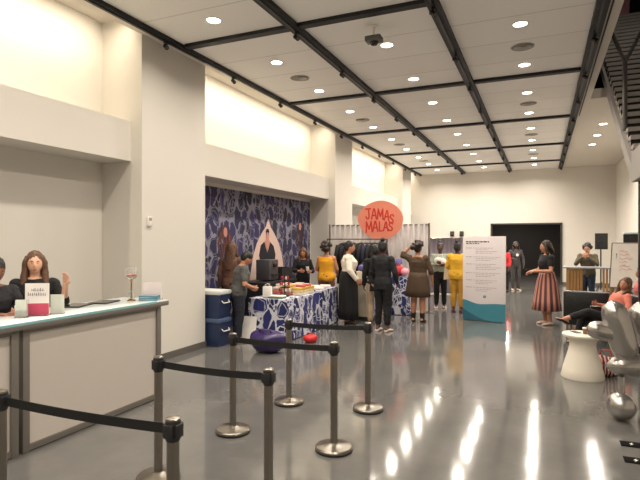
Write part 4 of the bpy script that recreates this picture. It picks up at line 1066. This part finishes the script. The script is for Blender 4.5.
    if shoes:
        for k in (0, 1):
            an = Lg[k][2]; f = toe(k); kn = Lg[k][1]; u_ = (kn-an).normalized()
            mb = MB(); sd = f.cross(Z).normalized() if abs(f.z) < .9 else X
            if abs(f.z) < .5:
                base = an+Vector((0, 0, -.085))
                st = []
                for q, w, h in ((-.075, .018, .035), (-.065, .034, .06), (-.02, .038, .085), (.03, .040, .075), (.09, .046, .052), (.145, .040, .04), (.172, .018, .024)):
                    st.append((base+f*q+Z*(h/2+.002), sd, Z, w, h/2))
                mb.rings(st, 18)
                if boots: mb.tube([an+u_*(-.03), an+u_*boots], [.05, .056], 16, rnd=False)
            else:
                up2 = sd.cross(f).normalized(); up2 = up2 if up2.dot(u_) > 0 else -up2
                mb.rings([(an+f*q-up2*(.045-h/2), sd, up2, w, h/2+.004) for q, w, h in ((-.06, .03, .06), (-.02, .040, .09), (.05, .042, .07), (.11, .044, .05), (.16, .036, .04), (.185, .015, .02))], 18)
            for v in mb.bm.verts: v.co *= s
            mb.build('shoe', shoes, t, angle=60)
    return t
BLK = fab('black', (14, 13, 16))
# woman behind the counter
p = person('person', 'smiling person with long wavy brown hair in black top behind the counter', 'person', (-4.90, 3.735, 0), -42, 1.66, 'light', 'brown', 'wavy', female=True,
       nod=-2, turn=4, lean=4, arms=[((-.26, -.02, 1.13), (-.17, -.26, 1.12)), ((.28, -.06, 1.16), (.30, -.21, 1.40))], palm=[(0, 0, -1), (-.4, -.6, 0)], top=('top', fab('jet', (12, 12, 14))), sleeve=.62, bottom=('trousers', BLK), shoes=BLACK, vox=.0065, curl=.25)
p = person('person', 'person in dark sleeveless top cut off at the left edge, arm on the counter', 'person', (-4.87, 3.25, 0), -15, 1.62, 'brown', 'black', 'short', arms=[((-.25, -.12, 1.19), (-.08, -.36, 1.215)), ((.23, -.13, 1.19), (.05, -.38, 1.225))], lean=6, nod=14,
       palm=[(0, 0, -1), (0, 0, -1)], top=('tank_top', fab('midnight', (22, 21, 27))), sleeve=.22, bottom=('trousers', BLK), shoes=BLACK, vox=.0075)
# stall people
p = person('person', 'person in grey tee and black trousers bending over the draped table', 'person', (-4.93, 7.70, 0), 42, 1.60, 'tan', 'black', 'short', female=False, lean=10, nod=28,
       arms=[((-.28, -.04, 1.10), (-.14, -.25, 1.06)), ((.30, -.02, 1.10), (.18, -.24, 1.04))], top=('tee_shirt', fab('slate', (84, 84, 82))), sleeve=.34, hem=.86, bottom=('trousers', fab('ink', (34, 36, 46))), shoes=mat('shoe_grey', (110, 106, 100), .6), vox=.009, bulk=1.28)
p = person('person', 'person with long brown hair in brown patterned top near the mural', 'person', (-5.5, 8.35, 0), 100, 1.74, 'tan', 'brown', 'long', top=('blouse', fab('umber', (104, 74, 60))), sleeve=.9, hem=.8, bottom=('trousers', BLK), shoes=BLACK, face=False)
p = person('person', 'person in dark clothes with long brown hair holding a white cup behind the tables', 'person', (-5.32, 11.15, 0), -50, 1.60, 'tan', 'brown', 'long', lean=8, nod=12, turn=-25,
       arms=[((-.27, -.06, 1.14), (-.16, -.30, 1.18)), ((.26, -.05, 1.12), (.12, -.31, 1.16))], top=('jacket', fab('coal', (20, 22, 27))), sleeve=.85, bottom=('trousers', BLK), shoes=BLACK)
cup = thing('paper_cup', 'white paper cup held by the person behind the tables', 'cup', (-5.10, 10.97, 1.07)); mb = MB(); mb.lathe([(0, 0), (.03, 0), (.04, .1), (.036, .1), (.028, .008), (0, .008)]); mb.build('cup_body', PAPER, cup)
p = person('person', 'person in sleeveless mustard top with dark curly hair, seen from behind', 'person', (-4.62, 11.0, 0), 95, 1.70, 'tan', 'dark', 'big', arms=[((-.24, -.03, 1.12), (-.20, -.22, 1.0)), ((.25, -.03, 1.12), (.2, -.24, 1.02))], bulk=1.22,
       top=('mustard_top', fab('mustard', (226, 160, 34))), sleeve=0, hem=.86, neck=1.40, bottom=('trousers', fab('rust', (120, 74, 54))), shoes=BLACK, face=False)
p = person('person', 'person in white blouse and wide black trousers, in profile, beside the cream pedestal', 'person', (-3.83, 10.36, 0), 20, 1.75, 'tan', 'black', 'backbun', bulk=1.3, nod=8, arms=[((-.28, -.02, 1.12), (-.24, -.17, .92)), ((.28, -.02, 1.11), (.24, -.20, .90))],
       top=('white_blouse', fab('ivory', (232, 220, 204))), sleeve=.95, hem=1.0, skirt=('wide_trousers', fab('pitch', (13, 13, 15)), [(1.10, .205, .16), (1.0, .23, .185), (.9, .25, .20), (.6, .245, .205), (.3, .24, .21), (.10, .24, .21)], 9, .04), shoes=BLACK)
p = person('person', 'person in dark jacket and black trousers with white sneakers, back to the camera', 'person', (-2.87, 9.72, 0), 78, 1.76, 'deep', 'black', 'bun', bulk=1.04, female=True, turn=10, arms=[((-.25, .0, 1.12), (-.22, -.14, .93)), ((.25, .0, 1.12), (.24, -.16, .95))],
       top=('jacket', fab('dusk', (27, 28, 31))), sleeve=1.0, hem=.80, neck=1.455, bottom=('trousers', BLK), shoes=mat('sneaker_white', (226, 208, 196), .5), face=False, cuff=.14)
p = person('person', 'person in black coat and beige trousers standing behind the dark-jacketed one', 'person', (-3.22, 10.3, 0), 110, 1.68, 'deep', 'black', 'short', top=('coat', fab('soot', (18, 18, 21))), sleeve=1.0, hem=.74, neck=1.455, bottom=('trousers', fab('beige', (164, 142, 118))), shoes=mat('sneaker_grey', (170, 160, 150), .5), face=False)
p = person('person', 'person in short brown dress and black ankle boots, hand raised to dark hair', 'person', (-2.50, 11.15, 0), 88, 1.72, 'tan', 'dark', 'big', bulk=1.25, arms=[((-.28, -.01, 1.12), (-.29, -.10, .88)), ((.36, -.02, 1.45), (.17, -.05, 1.64))], curl=.7,
       top=('dress_bodice', fab('cocoa', (78, 60, 44))), sleeve=.6, hem=.95, neck=1.41, skirt=('dress_skirt', fab('cocoa', (78, 60, 44)), [(1.08, .19, .15), (.98, .215, .17), (.86, .24, .185), (.70, .255, .195), (.55, .265, .20)], 8, .03), shoes=mat('boot_black', (22, 20, 20), .45), boots=.12, face=False)
p = person('person', 'person in black trousers and pale top hugging a white bag, facing the camera', 'person', (-2.47, 13.65, 0), -75, 1.70, 'deep', 'black', 'bun', arms=[((-.26, -.06, 1.14), (-.02, -.27, 1.15)), ((.26, -.06, 1.14), (.02, -.27, 1.20))], palm=[(.2, .9, 0), (-.2, .9, 0)],
       top=('pale_top', fab('sage', (150, 156, 140))), sleeve=.75, hem=.96, bottom=('trousers', BLK), shoes=mat('sneaker_white', (226, 208, 196), .5))
bag = softblob('handbag', 'white handbag held to the chest of the person facing the camera', 'bag', (-2.42, 13.40, 1.14), (.16, .055, .12), PAPER, 21, math.radians(14)); mb = MB(); mb.tube([(-.07, 0, .2), (-.05, 0, .28), (.05, 0, .28), (.07, 0, .2)], .007, 8); mb.build('strap', PAPER, bag)
bag = thing('tote_bag', 'cream tote bag hanging at the side of the person with black trousers', 'bag', (-2.19, 13.42, .78), math.radians(20))
mb = MB(); mb.prism([(-.15, 0), (.13, .02), (.16, .36), (-.12, .38)], lambda u, v, w: Vector((u, -.03+.06*w, v))); mb.build('bag_body', mat('cream_canvas', (206, 194, 170), .8), bag)
mb = MB(); mb.tube([(-.07, 0, .37), (-.04, 0, .55), (.04, 0, .55), (.08, 0, .36)], .009, 8); mb.build('strap', MATS['cream_canvas'], bag)
YEL = fab('yellow', (214, 164, 40))
p = person('person', 'person in mustard yellow blouse and matching trousers, partly behind the information board', 'person', (-1.92, 12.95, 0), 80, 1.72, 'deep', 'black', 'bun', bulk=1.25, arms=[((-.26, -.02, 1.12), (-.23, -.20, 1.02)), ((.26, -.02, 1.12), (.22, -.22, 1.04))],
       top=('blouse', YEL), sleeve=.7, hem=.84, bottom=('trousers', fab('ochre', (176, 132, 44))), shoes=mat('shoe_brown', (70, 44, 34), .5), face=False, cuff=.16)
p = person('person', 'dim person in dark clothes with a white badge before the dark doorway', 'person', (-.86, 19.5, 0), -70, 1.72, 'deep', 'black', 'long', top=('jacket', fab('smoke', (58, 56, 58))), sleeve=1, hem=.84, bottom=('trousers', fab('ash', (70, 68, 68))), shoes=mat('sneaker_white', (226, 208, 196), .5), arms=[((-.26, -.04, 1.13), (-.18, -.28, 1.12)), ((.25, -.02, 1.12), (.24, -.1, .9))])
b_ = thing('name_badge', 'round white badge on the chest of the person before the doorway', 'badge', (-.80, 19.36, 1.27), math.radians(20)); mb = MB(); mb.tube([(0, 0, 0), (0, -.008, 0)], [.05, .05], 16); mb.build('disc', PAPER, b_); mb = MB(); mb.box((0, .01, .04), (.012, .012, .1)); mb.build('clip', STEEL, b_)
p = person('person', 'person in red top mostly hidden behind the information board', 'person', (-1.2, 18.7, 0), -120, 1.62, 'deep', 'black', 'short', top=('red_top', fab('red', (196, 44, 52))), sleeve=.8, bottom=('trousers', BLK), shoes=BLACK)
# striped skirt
STRIPE = mat('striped_pleats', (150, 96, 84), .8, var=0); m = STRIPE; nt = m.node_tree
tc_ = N(m, 'ShaderNodeTexCoord'); sx_ = N(m, 'ShaderNodeSeparateXYZ'); at_ = N(m, 'ShaderNodeMath', operation='ARCTAN2'); mu_ = N(m, 'ShaderNodeMath', operation='MULTIPLY'); mu_.inputs[1].default_value = 15
si_ = N(m, 'ShaderNodeMath', operation='SINE'); cr_ = N(m, 'ShaderNodeValToRGB')
nt.links.new(tc_.outputs['Object'], sx_.inputs[0]); nt.links.new(sx_.outputs[1], at_.inputs[0]); nt.links.new(sx_.outputs[0], at_.inputs[1]); nt.links.new(at_.outputs[0], mu_.inputs[0]); nt.links.new(mu_.outputs[0], si_.inputs[0])
ma_ = N(m, 'ShaderNodeMapRange'); ma_.inputs[1].default_value = -1; nt.links.new(si_.outputs[0], ma_.inputs[0]); nt.links.new(ma_.outputs[0], cr_.inputs[0])
cr_.color_ramp.elements[0].color = (*lin((92, 58, 62)), 1); cr_.color_ramp.elements[0].position = .3; cr_.color_ramp.elements[1].color = (*lin((190, 128, 108)), 1); cr_.color_ramp.elements[1].position = .75
nt.links.new(cr_.outputs[0], nt.nodes['Principled BSDF'].inputs['Base Color'])
p = person('person', 'person in black tee and long striped pleated skirt with hands held forward', 'person', (.09, 11.9, 0), 205, 1.76, 'tan', 'dark', 'bob', bulk=1.10, nod=6, turn=-12, arms=[((-.26, -.03, 1.11), (-.08, -.30, 1.08)), ((.26, -.03, 1.11), (.09, -.30, 1.10))], palm=[(.4, 0, -1), (-.4, 0, -1)],
       top=('tee_shirt', fab('raven', (18, 17, 21))), sleeve=.28, hem=1.0, skirt=('pleated_skirt', STRIPE, [(1.10, .160, .125), (1.02, .185, .15), (.9, .225, .185), (.7, .255, .22), (.5, .28, .25), (.30, .305, .275)], 15, .03), shoes=mat('sneaker_white', (226, 208, 196), .5))
ph = thing('smartphone', 'dark phone in the hands of the person in striped skirt', 'phone', (-.255, 11.77, 1.175), math.radians(25)); mb = MB(); mb.box((0, 0, 0), (.14, .075, .01), bev=.003); mb.build('case', BLACK, ph); mb = MB(); mb.box((0, 0, .0056), (.125, .066, .0006)); mb.build('screen', MATS['screen_dark'], ph, smooth=False)
# person at the high table
p = person('person', 'person in olive jacket and white face mask standing behind the wooden high table', 'person', (1.17, 15.95, 0), -105, 1.68, 'tan', 'black', 'curly', female=False, bulk=1.2, lean=8, arms=[((-.27, -.14, 1.17), (-.06, -.24, 1.40)), ((.27, -.14, 1.17), (.06, -.24, 1.40))], palm=[(.5, .8, 0), (-.5, .8, 0)], nod=6,
       top=('jacket', fab('olive', (84, 76, 60))), sleeve=.95, hem=.84, bottom=('jeans', fab('denim', (48, 62, 84))), shoes=BLACK)
mb = MB(); mb.ell((0, 0, 0), (.052, .03, .045), u=16, v=10); o = mb.build('face_mask', PAPER, p, angle=180); o.location = (0, -.168, 1.528)
# upstairs person
p = person('person', 'person in pink trousers at the top of the stairs, upper body above the edge', 'person', (2.02, 15.75, HZ), -100, 1.6, 'deep', 'black', 'short', face=False, top=('pink_shirt', fab('rose', (206, 150, 160))), sleeve=.7, hem=.86, bottom=('pink_trousers', fab('rosewood', (206, 140, 156))), shoes=BLACK,
       legs=[((-.06, -.012, .485), (-.06, .02, .085)), ((.06, -.012, .485), (.06, .02, .085))])
# seated people on the right
p = person('person', 'person with brown hair in off-shoulder pink top reclining in the armchair, legs crossed', 'person', (1.10, 10.04, 0), 205, 1.62, 'tan', 'brown', 'wavy', pelvis=(0, -.04, -.44), lean=-27, nod=24, turn=30,
       arms=[((-.30, .06, 1.14), (-.26, -.18, 1.08)), ((.30, .06, 1.14), (.20, -.18, 1.05))], legs=[((-.12, -.47, .50), (-.10, -.60, .10), (0, -1, 0)), ((.06, -.47, .60), (.0, -.86, .47), (-.1, -.75, .35))],
       top=('pink_top', fab('blush', (214, 124, 106))), sleeve=.55, hem=.95, neck=1.385, bottom=('trousers', BLK), shoes=mat('flat_black', (22, 20, 22), .4), cuff=.2)
p = person('person', 'person in red and pink top seated farther back beside the whiteboard', 'person', (1.86, 12.1, 0), 190, 1.62, 'tan', 'dark', 'curly', pelvis=(0, 0, -.42), legs=[((-.12, -.44, .50), (-.12, -.42, .09)), ((.12, -.44, .50), (.12, -.42, .09))], top=('patterned_top', fab('coral', (206, 110, 106))), sleeve=.7, bottom=('trousers', BLK), shoes=BLACK)
ch = thing('side_chair', 'dark chair under the person beside the whiteboard', 'chair', (1.86, 12.1, 0), math.radians(190)+PI/2)
mb = MB(); mb.box((0, 0, .355), (.44, .42, .04), bev=.01); mb.build('seat', BLACK, ch); mb = MB(); mb.box((0, .22, .62), (.42, .03, .34), bev=.01); mb.build('backrest', BLACK, ch)
for sx in (-1, 1):
    for sy in (-1, 1):
        mb = MB(); mb.cyl((sx*.19, sy*.18, 0), (sx*.19, sy*.18, .34), .012, 10); mb.build('leg', STEEL, ch)
